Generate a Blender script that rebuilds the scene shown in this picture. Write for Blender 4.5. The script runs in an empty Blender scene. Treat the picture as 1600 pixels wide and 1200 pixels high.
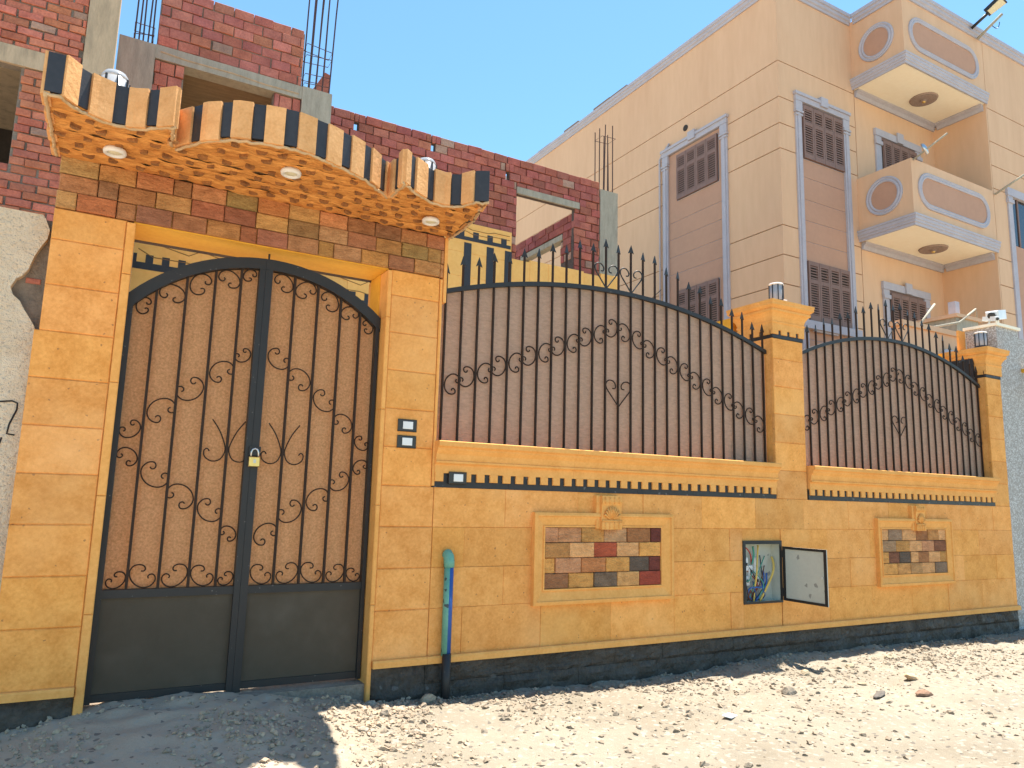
import bpy, math, random
from mathutils import Vector, Matrix, noise
random.seed(7)
R = math.radians
scene = bpy.context.scene
col = scene.collection

# ------------------------------------------------------------------ camera, sky, sun, exposure
H = 1.3
yaw, pitch, roll, F_PX = R(29.364), R(8.870), R(1.545), 1153.13
cd = bpy.data.cameras.new("camera"); cam = bpy.data.objects.new("camera", cd); col.objects.link(cam)
fw = Vector((math.sin(yaw)*math.cos(pitch), math.cos(yaw)*math.cos(pitch), math.sin(pitch)))
rt = Vector((math.cos(yaw), -math.sin(yaw), 0)); up = rt.cross(fw)
r2 = rt*math.cos(roll) + up*math.sin(roll); u2 = -rt*math.sin(roll) + up*math.cos(roll)
cam.matrix_world = Matrix(((r2.x, u2.x, -fw.x, 0), (r2.y, u2.y, -fw.y, 0), (r2.z, u2.z, -fw.z, H), (0, 0, 0, 1)))
cd.sensor_fit = 'HORIZONTAL'; cd.sensor_width = 36; cd.lens = F_PX/1600*36
cd.clip_start = 0.05; cd.clip_end = 2000
scene.camera = cam

to_sun = Vector((0.27, 0.092, 1.0)).normalized()
elev = math.asin(to_sun.z); azim = math.atan2(to_sun.x, to_sun.y)
w = bpy.data.worlds.new("World"); scene.world = w; w.use_nodes = True
nt = w.node_tree; bg = nt.nodes["Background"]
sky = nt.nodes.new("ShaderNodeTexSky"); sky.sky_type = 'NISHITA'; sky.sun_disc = False
sky.sun_elevation = elev; sky.sun_rotation = azim; sky.air_density = 1.0; sky.dust_density = 0.1; sky.ozone_density = 1.5
tn = nt.nodes.new("ShaderNodeMix"); tn.data_type = 'RGBA'; tn.blend_type = 'MULTIPLY'; tn.inputs["Factor"].default_value = 1
tn.inputs["B"].default_value = (0.75, 1.0, 1.0, 1)          # the camera's cyan rendering of the sky
nt.links.new(sky.outputs[0], tn.inputs["A"]); nt.links.new(tn.outputs["Result"], bg.inputs[0]); bg.inputs[1].default_value = 0.10
sd = bpy.data.lights.new("sun", 'SUN'); sd.energy = 5.0; sd.angle = R(0.5); sd.color = (1, 0.92, 0.81)
so = bpy.data.objects.new("sun", sd); col.objects.link(so)
so.rotation_euler = (-to_sun).to_track_quat('-Z', 'Y').to_euler(); so.location = (0, 0, 30)
vs = scene.view_settings; vs.view_transform = 'Standard'; vs.look = 'None'; vs.gamma = 1; vs.exposure = 1.45
vs.use_curve_mapping = False
scene.render.film_transparent = False
try:
    scene.cycles.max_bounces = 10; scene.cycles.diffuse_bounces = 5
except Exception: pass

# ------------------------------------------------------------------ materials
MATS = {}
def mat(name, c1, c2=None, rough=0.85, scale=3.0, bump=0.3, bscale=40.0, metal=0.0, objcol=False, rnd=0.0,
        stretch=(1, 1, 1), speck=None, translucent=0.0, detail=6.0, bdist=0.01, spec=0.3, dirt=None):
    """procedural material: world-space mottling between c1 and c2, fine bump, optional per-object tint"""
    m = bpy.data.materials.new(name); m.use_nodes = True; t = m.node_tree; n = t.nodes; L = t.links
    b = n["Principled BSDF"]; b.inputs["Roughness"].default_value = rough; b.inputs["Metallic"].default_value = metal
    b.inputs["Specular IOR Level"].default_value = spec
    geo = n.new("ShaderNodeNewGeometry"); mp = n.new("ShaderNodeMapping"); mp.inputs["Scale"].default_value = stretch
    L.new(geo.outputs["Position"], mp.inputs["Vector"])
    c2 = c2 or c1
    def noise_tex(s, d=6.0, off=0.0):
        k = n.new("ShaderNodeTexNoise"); k.inputs["Scale"].default_value = s; k.inputs["Detail"].default_value = d
        k.inputs["Roughness"].default_value = 0.62
        L.new(mp.outputs[0], k.inputs["Vector"]); return k
    k1 = noise_tex(scale, detail); k2 = noise_tex(scale*7.3, 4.0)
    mixn = n.new("ShaderNodeMath"); mixn.operation = 'MULTIPLY_ADD'; mixn.inputs[1].default_value = 0.45
    L.new(k2.outputs["Fac"], mixn.inputs[0]); 
    sc_ = n.new("ShaderNodeMath"); sc_.operation = 'MULTIPLY'; sc_.inputs[1].default_value = 0.55
    L.new(k1.outputs["Fac"], sc_.inputs[0]); L.new(sc_.outputs[0], mixn.inputs[2])
    rmp = n.new("ShaderNodeMapRange"); rmp.inputs["From Min"].default_value = 0.36; rmp.inputs["From Max"].default_value = 0.64
    L.new(mixn.outputs[0], rmp.inputs["Value"])
    mx = n.new("ShaderNodeMix"); mx.data_type = 'RGBA'
    mx.inputs["A"].default_value = (*c1, 1); mx.inputs["B"].default_value = (*c2, 1)
    L.new(rmp.outputs[0], mx.inputs["Factor"]); out = mx.outputs["Result"]
    if speck:                                        # (colour, scale, threshold)
        v = n.new("ShaderNodeTexVoronoi"); v.inputs["Scale"].default_value = speck[1]; L.new(mp.outputs[0], v.inputs["Vector"])
        sep = n.new("ShaderNodeSeparateColor"); L.new(v.outputs["Color"], sep.inputs[0])
        lt = n.new("ShaderNodeMath"); lt.operation = 'GREATER_THAN'; lt.inputs[1].default_value = speck[2]
        L.new(sep.outputs[0], lt.inputs[0])
        m2 = n.new("ShaderNodeMix"); m2.data_type = 'RGBA'; m2.inputs["B"].default_value = (*speck[0], 1)
        L.new(lt.outputs[0], m2.inputs["Factor"]); L.new(out, m2.inputs["A"]); out = m2.outputs["Result"]
    if dirt:                                         # (colour, scale, amount): large soft stains
        kd = noise_tex(dirt[1], 3.0); md = n.new("ShaderNodeMapRange")
        md.inputs["From Min"].default_value = 0.5; md.inputs["From Max"].default_value = 0.72; md.inputs["To Max"].default_value = dirt[2]
        L.new(kd.outputs["Fac"], md.inputs["Value"])
        m5 = n.new("ShaderNodeMix"); m5.data_type = 'RGBA'; m5.inputs["B"].default_value = (*dirt[0], 1)
        L.new(md.outputs[0], m5.inputs["Factor"]); L.new(out, m5.inputs["A"]); out = m5.outputs["Result"]
    if objcol or rnd:
        oi = n.new("ShaderNodeObjectInfo")
        if objcol:
            m3 = n.new("ShaderNodeMix"); m3.data_type = 'RGBA'; m3.blend_type = 'MULTIPLY'; m3.inputs["Factor"].default_value = 1
            L.new(out, m3.inputs["A"]); L.new(oi.outputs["Color"], m3.inputs["B"]); out = m3.outputs["Result"]
        if rnd:
            hs = n.new("ShaderNodeHueSaturation")
            mr = n.new("ShaderNodeMapRange"); mr.inputs["To Min"].default_value = 1-rnd; mr.inputs["To Max"].default_value = 1+rnd
            L.new(oi.outputs["Random"], mr.inputs["Value"]); L.new(mr.outputs[0], hs.inputs["Value"])
            L.new(out, hs.inputs["Color"]); out = hs.outputs["Color"]
    L.new(out, b.inputs["Base Color"])
    if bump:
        kb = noise_tex(bscale, 5.0); bp = n.new("ShaderNodeBump"); bp.inputs["Strength"].default_value = bump
        bp.inputs["Distance"].default_value = bdist
        L.new(kb.outputs["Fac"], bp.inputs["Height"]); L.new(bp.outputs[0], b.inputs["Normal"])
    if translucent:
        tr = n.new("ShaderNodeBsdfTranslucent"); L.new(out, tr.inputs["Color"])
        ms = n.new("ShaderNodeMixShader"); ms.inputs[0].default_value = translucent
        o = n["Material Output"]; L.new(b.outputs[0], ms.inputs[1]); L.new(tr.outputs[0], ms.inputs[2]); L.new(ms.outputs[0], o.inputs[0])
    MATS[name] = m; return m

M = MATS
mat('sandstone', (0.90, 0.432, 0.126), (0.69, 0.284, 0.062), 0.85, 8.0, 0.6, 40, objcol=True, rnd=0.06, bdist=0.008, dirt=((0.90, 0.50, 0.19), 1.7, 0.45), speck=((0.46, 0.20, 0.07), 110, 0.9975))
mat('trim_stone', (0.86, 0.43, 0.125), (0.72, 0.325, 0.078), 0.85, 7, 0.4, 50, objcol=True, bdist=0.005)
mat('split_stone', (1.12, 1.1, 1.06), (0.58, 0.52, 0.46), 0.85, 13, 1.0, 26, objcol=True, rnd=0.10, bdist=0.02, stretch=(1, 1, 2))
mat('soffit_stone', (0.92, 0.45, 0.125), (0.56, 0.205, 0.045), 0.9, 9, 1.0, 16, bdist=0.05, stretch=(0.35, 1.2, 1))
mat('soffit_pit_shade', (0.46, 0.21, 0.07), (0.13, 0.06, 0.03), 0.95, 22, 0.6, 60)
mat('fascia_tan', (0.82, 0.44, 0.185), (0.64, 0.31, 0.11), 0.85, 9, 0.6, 35, rnd=0.08, bdist=0.008)
mat('fascia_black', (0.032, 0.034, 0.040), (0.045, 0.046, 0.052), 0.5, 5, 0.1, 60)
mat('mortar_pale', (0.62, 0.44, 0.26), (0.50, 0.33, 0.17), 0.95, 12, 0.8, 60)
mat('yellow_paint', (0.80, 0.43, 0.045), (0.70, 0.34, 0.03), 0.7, 4, 0.15, 50)
mat('black_stone', (0.022, 0.022, 0.024), (0.036, 0.035, 0.036), 0.45, 5, 0.15, 40, speck=((0.10, 0.10, 0.10), 55, 0.988))
mat('black_plinth', (0.040, 0.034, 0.028), (0.095, 0.079, 0.063), 0.6, 4, 1.0, 14, bdist=0.03, speck=((0.11, 0.10, 0.09), 30, 0.99))
mat('black_metal', (0.022, 0.021, 0.021), (0.028, 0.026, 0.025), 0.5, 3, 0.05, 80, spec=0.35, speck=((0.12, 0.11, 0.10), 160, 0.9975))
mat('kick_metal', (0.072, 0.056, 0.038), (0.084, 0.066, 0.046), 0.65, 2, 0.05, 80, spec=0.2, dirt=((0.13, 0.11, 0.085), 3.0, 0.35))
mat('bar_metal', (0.030, 0.017, 0.011), (0.040, 0.023, 0.015), 0.6, 8, 0.1, 90, spec=0.2)
mat('patterned_sheet', (0.72, 0.54, 0.415), (0.52, 0.375, 0.275), 0.45, 45.0, 1.0, 110, translucent=0.45, bdist=0.01, spec=0.4, stretch=(0.5, 0.5, 1.6))
mat('grained_sheet', (0.96, 0.66, 0.38), (0.54, 0.32, 0.155), 0.42, 85.0, 1.0, 90, translucent=0.55, bdist=0.014, spec=0.4)
mat('red_brick', (0.56, 0.205, 0.140), (0.34, 0.112, 0.080), 0.9, 7, 1.0, 30, objcol=True, rnd=0.16, bdist=0.01)
mat('mortar_dark', (0.13, 0.095, 0.08), (0.075, 0.055, 0.05), 0.95, 12, 0.9, 40, bdist=0.02)
mat('mortar_grey', (0.30, 0.25, 0.20), (0.18, 0.15, 0.12), 0.95, 9, 0.9, 40, bdist=0.02)
mat('concrete', (0.43, 0.395, 0.315), (0.32, 0.295, 0.23), 0.9, 5, 0.5, 30, stretch=(3, 3, 0.6), dirt=((0.22, 0.21, 0.175), 2.5, 0.3))
mat('concrete_tan', (0.54, 0.41, 0.275), (0.42, 0.32, 0.21), 0.9, 5, 0.5, 30, stretch=(3, 3, 0.6), dirt=((0.2, 0.17, 0.13), 2.5, 0.5))
mat('formwork_concrete', (0.30, 0.20, 0.11), (0.20, 0.13, 0.075), 0.9, 6, 0.5, 30, stretch=(0.5, 3, 3))
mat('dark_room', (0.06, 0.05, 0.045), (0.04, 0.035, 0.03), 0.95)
mat('stucco', (0.90, 0.77, 0.58), (0.78, 0.62, 0.44), 0.95, 2.5, 1.0, 55, bdist=0.03, speck=((0.60, 0.50, 0.38), 120, 0.95), dirt=((0.66, 0.50, 0.33), 1.2, 0.7))
mat('beige_paint', (0.72, 0.465, 0.29), (0.655, 0.41, 0.25), 0.9, 1.3, 0.2, 60, dirt=((0.60, 0.36, 0.22), 1.6, 0.45), stretch=(1, 1, 0.18))
mat('groove_dark', (0.24, 0.17, 0.12), (0.18, 0.13, 0.09), 0.95)
mat('mauve_paint', (0.51, 0.295, 0.20), (0.46, 0.265, 0.18), 0.9, 1.5, 0.15, 60)
mat('lilac_trim', (0.47, 0.45, 0.49), (0.40, 0.38, 0.42), 0.8, 3, 0.15, 50)
mat('cream_paint', (0.94, 0.87, 0.70), (0.90, 0.81, 0.63), 0.9, 1.5, 0.05, 50)
mat('shutter_brown', (0.25, 0.155, 0.125), (0.20, 0.12, 0.10), 0.6, 6, 0.2, 60, stretch=(4, 4, 0.5))
mat('medallion_bronze', (0.42, 0.32, 0.27), (0.26, 0.19, 0.16), 0.6, 30, 0.5, 60)
mat('dark_glass', (0.03, 0.03, 0.032), (0.02, 0.02, 0.022), 0.08, 2, 0.0, spec=0.6)
mat('frosted_glass', (0.55, 0.57, 0.60), (0.48, 0.50, 0.53), 0.15, 4, 0.0, spec=0.5, translucent=0.4)
mat('white_plastic', (0.78, 0.78, 0.76), (0.72, 0.72, 0.70), 0.4, 8, 0.02)
mat('black_plastic', (0.020, 0.018, 0.017), (0.026, 0.023, 0.022), 0.35, 8, 0.02, spec=0.5)
mat('brass', (0.80, 0.55, 0.20), (0.70, 0.46, 0.15), 0.3, 20, 0.05, metal=0.85)
mat('steel', (0.62, 0.62, 0.62), (0.5, 0.5, 0.5), 0.28, 20, 0.05, metal=0.9)
mat('pale_metal', (0.56, 0.57, 0.50), (0.50, 0.51, 0.45), 0.45, 5, 0.05, speck=((0.3, 0.3, 0.27), 30, 0.985))
mat('rebar', (0.10, 0.055, 0.045), (0.055, 0.04, 0.045), 0.8, 30, 0.3, 90)
mat('granite', (0.42, 0.385, 0.35), (0.27, 0.245, 0.22), 0.6, 25, 0.3, 90, speck=((0.54, 0.52, 0.50), 85, 0.72))
mat('teal_pipe', (0.16, 0.38, 0.28), (0.10, 0.30, 0.25), 0.5, 12, 0.1, speck=((0.05, 0.07, 0.07), 45, 0.96))
mat('blue_pipe', (0.03, 0.10, 0.36), (0.025, 0.08, 0.27), 0.45, 12, 0.1)
mat('wire_yellow', (0.70, 0.48, 0.12)); mat('wire_blue', (0.06, 0.14, 0.38)); mat('wire_red', (0.5, 0.07, 0.05)); mat('wire_green', (0.10, 0.35, 0.25)); mat('wire_brown', (0.16, 0.06, 0.04))
mat('cladding_yellow', (0.95, 0.56, 0.18), (0.87, 0.47, 0.13), 0.85, 2.5, 0.2, 50, rnd=0.05)
mat('carved_line', (0.36, 0.20, 0.07), (0.30, 0.16, 0.06), 0.9)
mat('graffiti', (0.02, 0.018, 0.02), None, 0.7, bump=0)
mat('rock', (0.36, 0.32, 0.26), (0.22, 0.19, 0.15), 0.95, 9, 0.8, 40, objcol=True, rnd=0.2)
mat('paper', (0.8, 0.8, 0.78), None, 0.8, bump=0)
mat('led_panel', (0.75, 0.70, 0.50), (0.65, 0.62, 0.45), 0.3, 20, 0.05)

# ground: pale sand, gravel in front of the gate lightened to lift the canopy shade, stony band along the wall
def ground_mat():
    m = bpy.data.materials.new('sandy_ground'); m.use_nodes = True; t = m.node_tree; n = t.nodes; L = t.links
    b = n["Principled BSDF"]; b.inputs["Roughness"].default_value = 0.97; b.inputs["Specular IOR Level"].default_value = 0.15
    g = n.new("ShaderNodeNewGeometry")
    def nz(s, d=8, r=0.65):
        k = n.new("ShaderNodeTexNoise"); k.inputs["Scale"].default_value = s; k.inputs["Detail"].default_value = d
        k.inputs["Roughness"].default_value = r; L.new(g.outputs["Position"], k.inputs["Vector"]); return k
    def mix(a, bcol, fac):
        x = n.new("ShaderNodeMix"); x.data_type = 'RGBA'; L.new(fac, x.inputs["Factor"])
        if isinstance(a, tuple): x.inputs["A"].default_value = (*a, 1)
        else: L.new(a, x.inputs["A"])
        x.inputs["B"].default_value = (*bcol, 1); return x.outputs["Result"]
    def rng(v, lo, hi, tmax=1.0):
        r_ = n.new("ShaderNodeMapRange"); r_.inputs["From Min"].default_value = lo; r_.inputs["From Max"].default_value = hi
        r_.inputs["To Max"].default_value = tmax; L.new(v, r_.inputs["Value"]); return r_.outputs[0]
    c = mix((0.300, 0.264, 0.204), (0.232, 0.200, 0.150), rng(nz(1.1).outputs["Fac"], 0.42, 0.66))
    c = mix(c, (0.20, 0.18, 0.15), rng(nz(9, 6).outputs["Fac"], 0.56, 0.72, 0.40))
    c = mix(c, (0.36, 0.33, 0.28), rng(nz(26, 6).outputs["Fac"], 0.56, 0.66, 0.6))
    sx = n.new("ShaderNodeSeparateXYZ"); L.new(g.outputs["Position"], sx.inputs[0])
    add = n.new("ShaderNodeMath"); add.operation = 'MULTIPLY_ADD'; add.inputs[1].default_value = 0.9
    L.new(nz(1.7, 5).outputs["Fac"], add.inputs[0]); L.new(sx.outputs[0], add.inputs[2])
    c = mix(c, (0.52, 0.42, 0.315), rng(add.outputs[0], 2.0, 1.2, 0.75))  # gravel tone raised and warmed to brighten the shaded ground by the gate
    v = n.new("ShaderNodeTexVoronoi"); v.inputs["Scale"].default_value = 45; L.new(g.outputs["Position"], v.inputs["Vector"])
    sp = n.new("ShaderNodeSeparateColor"); L.new(v.outputs["Color"], sp.inputs[0])
    c = mix(c, (0.11, 0.10, 0.09), rng(sp.outputs[0], 0.955, 0.96, 0.7))
    c = mix(c, (0.40, 0.37, 0.31), rng(sp.outputs[1], 0.93, 0.935, 0.6))
    L.new(c, b.inputs["Base Color"])
    bp = n.new("ShaderNodeBump"); bp.inputs["Strength"].default_value = 0.7; bp.inputs["Distance"].default_value = 0.02
    L.new(nz(34, 9, 0.8).outputs["Fac"], bp.inputs["Height"]); L.new(bp.outputs[0], b.inputs["Normal"])
    return m
M['ground'] = ground_mat()

# ------------------------------------------------------------------ mesh helpers
class MB:
    def __init__(s): s.v = []; s.f = []
    def add(s, vs, fs):
        o = len(s.v); s.v += [tuple(p) for p in vs]; s.f += [tuple(i+o for i in f) for f in fs]; return s
    def box(s, x0, x1, y0, y1, z0, z1):
        return s.add([(x0,y0,z0),(x1,y0,z0),(x1,y1,z0),(x0,y1,z0),(x0,y0,z1),(x1,y0,z1),(x1,y1,z1),(x0,y1,z1)],
                     [(0,3,2,1),(4,5,6,7),(0,1,5,4),(1,2,6,5),(2,3,7,6),(3,0,4,7)])
    def slab(s, x0, x1, z0, z1, yf, yb, ch=0.006, tilt=0.0):
        """block facing -Y with chamfered front edges"""
        a = [(x0,yb,z0),(x1,yb,z0),(x1,yb,z1),(x0,yb,z1)]
        m_ = [(x0,yf+ch,z0),(x1,yf+ch,z0),(x1,yf+ch,z1),(x0,yf+ch,z1)]
        f_ = [(x0+ch,yf+tilt,z0+ch),(x1-ch,yf-tilt,z0+ch),(x1-ch,yf-tilt,z1-ch),(x0+ch,yf+tilt,z1-ch)]
        fs = [(8,9,10,11),(0,3,2,1)]
        for i in range(4):
            j = (i+1) % 4; fs += [(i,j,4+j,4+i),(4+i,4+j,8+j,8+i)]
        return s.add(a+m_+f_, fs)
    def prism(s, poly, a, b, axis='Y'):
        """extrude a 2D polygon; axis Y: poly in (x,z); Z: poly in (x,y); X: poly in (y,z)"""
        k = len(poly)
        def P(p, t):
            return {'Y': (p[0], t, p[1]), 'Z': (p[0], p[1], t), 'X': (t, p[0], p[1])}[axis]
        vs = [P(p, a) for p in poly]+[P(p, b) for p in poly]
        fs = [tuple(range(k))[::-1], tuple(range(k, 2*k))]+[(i, (i+1) % k, k+(i+1) % k, k+i) for i in range(k)]
        return s.add(vs, fs)
    def tube(s, pts, r, n=6, closed=False, r1=None):
        pts = [Vector(p) for p in pts]; k = len(pts); rings = []
        ref = Vector((0, 1, 0.03))
        for i, p in enumerate(pts):
            a = pts[i-1] if (i or closed) else p; b = pts[(i+1) % k] if (i < k-1 or closed) else p
            d = (b-a)
            if d.length < 1e-9: d = Vector((0, 0, 1))
            d.normalize(); rr = ref if abs(d.dot(ref)) < 0.95 else Vector((1, 0, 0))
            u = d.cross(rr).normalized(); v = d.cross(u).normalized()
            q = r if r1 is None else r+(r1-r)*i/max(1, k-1)
            rings.append([p+u*q*math.cos(2*math.pi*j/n)+v*q*math.sin(2*math.pi*j/n) for j in range(n)])
        fs = []
        for i in range(k if closed else k-1):
            i2 = (i+1) % k
            for j in range(n): fs.append((i*n+j, i*n+(j+1) % n, i2*n+(j+1) % n, i2*n+j))
        if not closed: fs += [tuple(range(n))[::-1], tuple((k-1)*n+j for j in range(n))]
        return s.add([p for r_ in rings for p in r_], fs)
    def lathe(s, prof, c=(0, 0, 0), n=20):
        vs = []; fs = []
        for (r, z) in prof:
            vs += [(c[0]+r*math.cos(2*math.pi*j/n), c[1]+r*math.sin(2*math.pi*j/n), c[2]+z) for j in range(n)]
        for i in range(len(prof)-1):
            for j in range(n): fs.append((i*n+j, i*n+(j+1) % n, (i+1)*n+(j+1) % n, (i+1)*n+j))
        fs += [tuple(range(n))[::-1], tuple((len(prof)-1)*n+j for j in range(n))]
        return s.add(vs, fs)
    def square_lathe(s, prof, x0, x1, y0, y1):
        vs = []; fs = []
        for (o, z) in prof: vs += [(x0-o,y0-o,z),(x1+o,y0-o,z),(x1+o,y1+o,z),(x0-o,y1+o,z)]
        for i in range(len(prof)-1):
            for j in range(4): fs.append((4*i+j, 4*i+(j+1) % 4, 4*i+4+(j+1) % 4, 4*i+4+j))
        k = 4*(len(prof)-1); fs += [(3,2,1,0), (k,k+1,k+2,k+3)]
        return s.add(vs, fs)
    def mesh(s, name, m=None, smooth=False):
        me = bpy.data.meshes.new(name); me.from_pydata(s.v, [], s.f); me.update()
        if m: me.materials.append(M[m])
        if smooth:
            for p in me.polygons: p.use_smooth = True
        return me
    def build(s, name, m, parent=None, smooth=False, loc=(0, 0, 0)):
        return put(name, s.mesh(name, m, smooth), parent, loc)
def fix_normals(o):
    import bmesh
    bm = bmesh.new(); bm.from_mesh(o.data); bmesh.ops.recalc_face_normals(bm, faces=bm.faces); bm.to_mesh(o.data); bm.free(); return o
def put(name, me, parent=None, loc=(0, 0, 0), color=None, label=None, rot=None):
    o = bpy.data.objects.new(name, me); col.objects.link(o); o.location = loc
    if rot: o.rotation_euler = rot
    if color: o.color = (*color, 1)
    if parent:
        o.parent = parent; wl = Vector((0, 0, 0)); p = parent
        while p: wl += p.location; p = p.parent
        if parent.get('abs'): o.matrix_parent_inverse = Matrix.Translation(-wl_of(parent))
    if label: o['label'] = label
    return o
def wl_of(p):
    return Vector(p['abs'])
def thing(name, label, cat, loc=(0, 0, 0), group=None):
    o = bpy.data.objects.new(name, None); col.objects.link(o); o.location = loc; o.empty_display_size = 0.1
    o['abs'] = list(loc) if any(loc) else [0.0, 0.0, 1e-9]
    return tag(o, label, cat, group)
def tag(o, label=None, cat=None, group=None, kind=None):
    if label: o['label'] = label
    if cat: o['category'] = cat
    if group: o['group'] = group
    if kind: o['kind'] = kind
    return o
def cut(x0, x1, z0, z1, holes):
    """rectangle minus rectangles -> list of rectangles"""
    rects = [(x0, x1, z0, z1)]
    for (a, b, c, d) in holes:
        out = []
        for (p, q, r_, s_) in rects:
            if b <= p or a >= q or d <= r_ or c >= s_: out.append((p, q, r_, s_)); continue
            if p < a: out.append((p, a, r_, s_))
            if q > b: out.append((b, q, r_, s_))
            m0, m1 = max(p, a), min(q, b)
            if r_ < c: out.append((m0, m1, r_, c))
            if s_ > d: out.append((m0, m1, d, s_))
        rects = out
    return rects
def core(x0, x1, y0, y1, z0, z1, holes, name, m, parent):
    b = MB()
    for (p, q, r_, s_) in cut(x0, x1, z0, z1, holes): b.box(p, q, y0, y1, r_, s_)
    return b.build(name, m, parent)
def catmull(P, k=5):
    P = [Vector(p) for p in P]; out = []
    for i in range(len(P)-1):
        a = P[max(0, i-1)]; b = P[i]; c = P[i+1]; d = P[min(len(P)-1, i+2)]
        for j in range(k):
            t = j/k
            out.append(0.5*((2*b)+(c-a)*t+(2*a-5*b+4*c-d)*t*t+(3*b-a-3*c+d)*t**3))
    out.append(P[-1]); return out
def fb(x, y, z=0.0): return noise.noise(Vector((x, y, z)))

# ------------------------------------------------------------------ ground
def axis(lo, hi, step, far):
    a = []; v = lo
    while v < hi-1e-6: a.append(v); v += step
    a.append(hi); e = step
    left, right = lo, hi
    while left > -far: e *= 1.45; left -= e; a.insert(0, left)
    e = step
    while right < far: e *= 1.45; right += e; a.append(right)
    return a
def gz(x, y):
    z = 0.012
    d = max(0.0, 4.62-y)
    mound = math.exp(-((x-0.55)/0.95)**2)*math.exp(-((y-4.75)/0.95)**2)*0.155           # ramp up to the gate
    z += mound
    near = max(0.0, 1-abs(y-3.2)/4.0) if y < 7 else 0
    a = min(1.0, max(0.0, (y+2)/2)) * (1.0 if y < 5.2 else 0.2)
    z += a*(0.035*fb(x*0.9, y*1.1, 3)+0.020*fb(x*3.1, y*3.4, 7)+0.010*fb(x*8, y*8, 1)+0.005*fb(x*19, y*19, 5))
    stony = max(0, min(1, (4.6-d*0 - y+1.1)/1.0)) if False else math.exp(-(d/0.8)**2)
    z += a*stony*(0.018*fb(x*11, y*11, 9)+0.02*abs(fb(x*5, y*6, 12)))
    if x > 3: z += 0.02*stony*math.sin(x*1.3)
    return z
xs = axis(-1.2, 9.6, 0.035, 900); ys = axis(1.6, 4.9, 0.035, 900)
vv = [(x, y, gz(x, y)) for y in ys for x in xs]; nx = len(xs)
ff = [(j*nx+i, j*nx+i+1, (j+1)*nx+i+1, (j+1)*nx+i) for j in range(len(ys)-1) for i in range(nx-1)]
me = bpy.data.meshes.new('ground'); me.from_pydata(vv, [], ff); me.materials.append(M['ground'])
for p in me.polygons: p.use_smooth = True
ground = put('ground', me); tag(ground, 'pale sandy unpaved ground strewn with stones', 'ground', kind='structure')

# ------------------------------------------------------------------ garden wall (right of the gateway)
D = 4.6
TAN = (1, 1, 1)
CZ = [0.30, 0.58, 0.84, 1.104, 1.368, 1.62, 1.872, 2.128, 2.382, 2.638, 2.812]
wall = thing('garden_wall', 'orange sandstone garden wall with black plinth, moulded sills and inset panels of coloured stone', 'wall', (5.5, 4.75, 0))
BOXH = (4.877, 5.342, 0.482, 1.0)
core(2.03, 9.13, D+0.03, D+0.26, 0.0, 1.47, [BOXH], 'wall_core', 'trim_stone', wall)
def stone_tint():
    k = random.uniform(0.92, 1.05); return (k, k*random.uniform(0.96, 1.0), k*random.uniform(0.85, 1.05))
def slab_piece(x0, x1, z0, z1, parent, yf=D, yb=D+0.032, ch=0.0025, m='sandstone', name='stone_slab', c=None, g=0.0005):
    if m == 'split_stone': c = (min(1, c[0]*1.12), c[1]*0.91, c[2]*0.68) if name != 'band_stone' else (c[0]*0.98, c[1]*0.96, c[2]*0.84)
    cx, cz = (x0+x1)/2, (z0+z1)/2
    b = MB().slab(x0-cx+g, x1-cx-g, z0-cz+g, z1-cz-g, yf+random.uniform(-0.002, 0.002)-yf, yb-yf, ch, random.uniform(-0.0015, 0.0015))
    return put(name, b.mesh(name, m), parent, (cx, yf, cz), c or stone_tint())
for k in range(4):
    z0, z1 = (CZ[k] if k else 0.262), CZ[k+1]
    off = 2.01-0.075*(0 if k % 2 else 1) - (0.0 if k % 2 else 0.31) 
    x = 1.94 if k % 2 else 1.63
    while x < 9.13:
        a, b_ = max(x, 2.012), min(x+0.62, 9.13)
        if b_-a > 0.03:
            for (p, q, r_, s_) in cut(a, b_, z0, z1, [BOXH]):
                if q-p > 0.015 and s_-r_ > 0.015: slab_piece(p, q, r_, s_, wall)
        x += 0.62
# base moulding and black plinth
prof = [(D+0.03, 0.262), (D-0.004, 0.285), (D-0.030, 0.283), (D-0.036, 0.272), (D-0.036, 0.238), (D+0.03, 0.238)]
x = 2.0
while x < 9.125:
    e = min(9.13, x+1.25); MB().prism([(p[0], p[1]) for p in prof], x, e-0.0015, 'X').build('base_moulding', 'trim_stone', wall); x = e
def plinth_block(x0, x1, z0, z1, parent):
    """roughly dressed black block: small displaced grid"""
    nx_, nz_ = 12, 6; v = []; f = []
    for j in range(nz_+1):
        for i in range(nx_+1):
            x = x0+(x1-x0)*i/nx_; z = z0+(z1-z0)*j/nz_
            edge = 0.012 if (i in (0, nx_) or j in (0, nz_)) else 0.0
            v.append((x, D-0.012+edge+0.030*fb(x*7, z*9, 2)+0.012*fb(x*23, z*23, 8), z))
    for j in range(nz_):
        for i in range(nx_):
            a = j*(nx_+1)+i; f.append((a, a+1, a+nx_+2, a+nx_+1))
    return MB().add(v, f).build('plinth_block', 'black_plinth', parent)
MB().box(2.0, 9.135, D+0.012, D+0.25, -0.3, 0.24).build('plinth_core', 'black_plinth', wall)
random.seed(11)
for (z0, z1, o) in ((-0.12, 0.115, 0.0), (0.115, 0.238, 0.3)):
    x = 2.0-o
    while x < 9.135:
        e = min(9.135, x+random.uniform(0.45, 0.75)); a = max(2.0, x)
        if e-a > 0.02: plinth_block(a, e-0.003, z0, z1-0.002, wall)
        x = e
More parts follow.
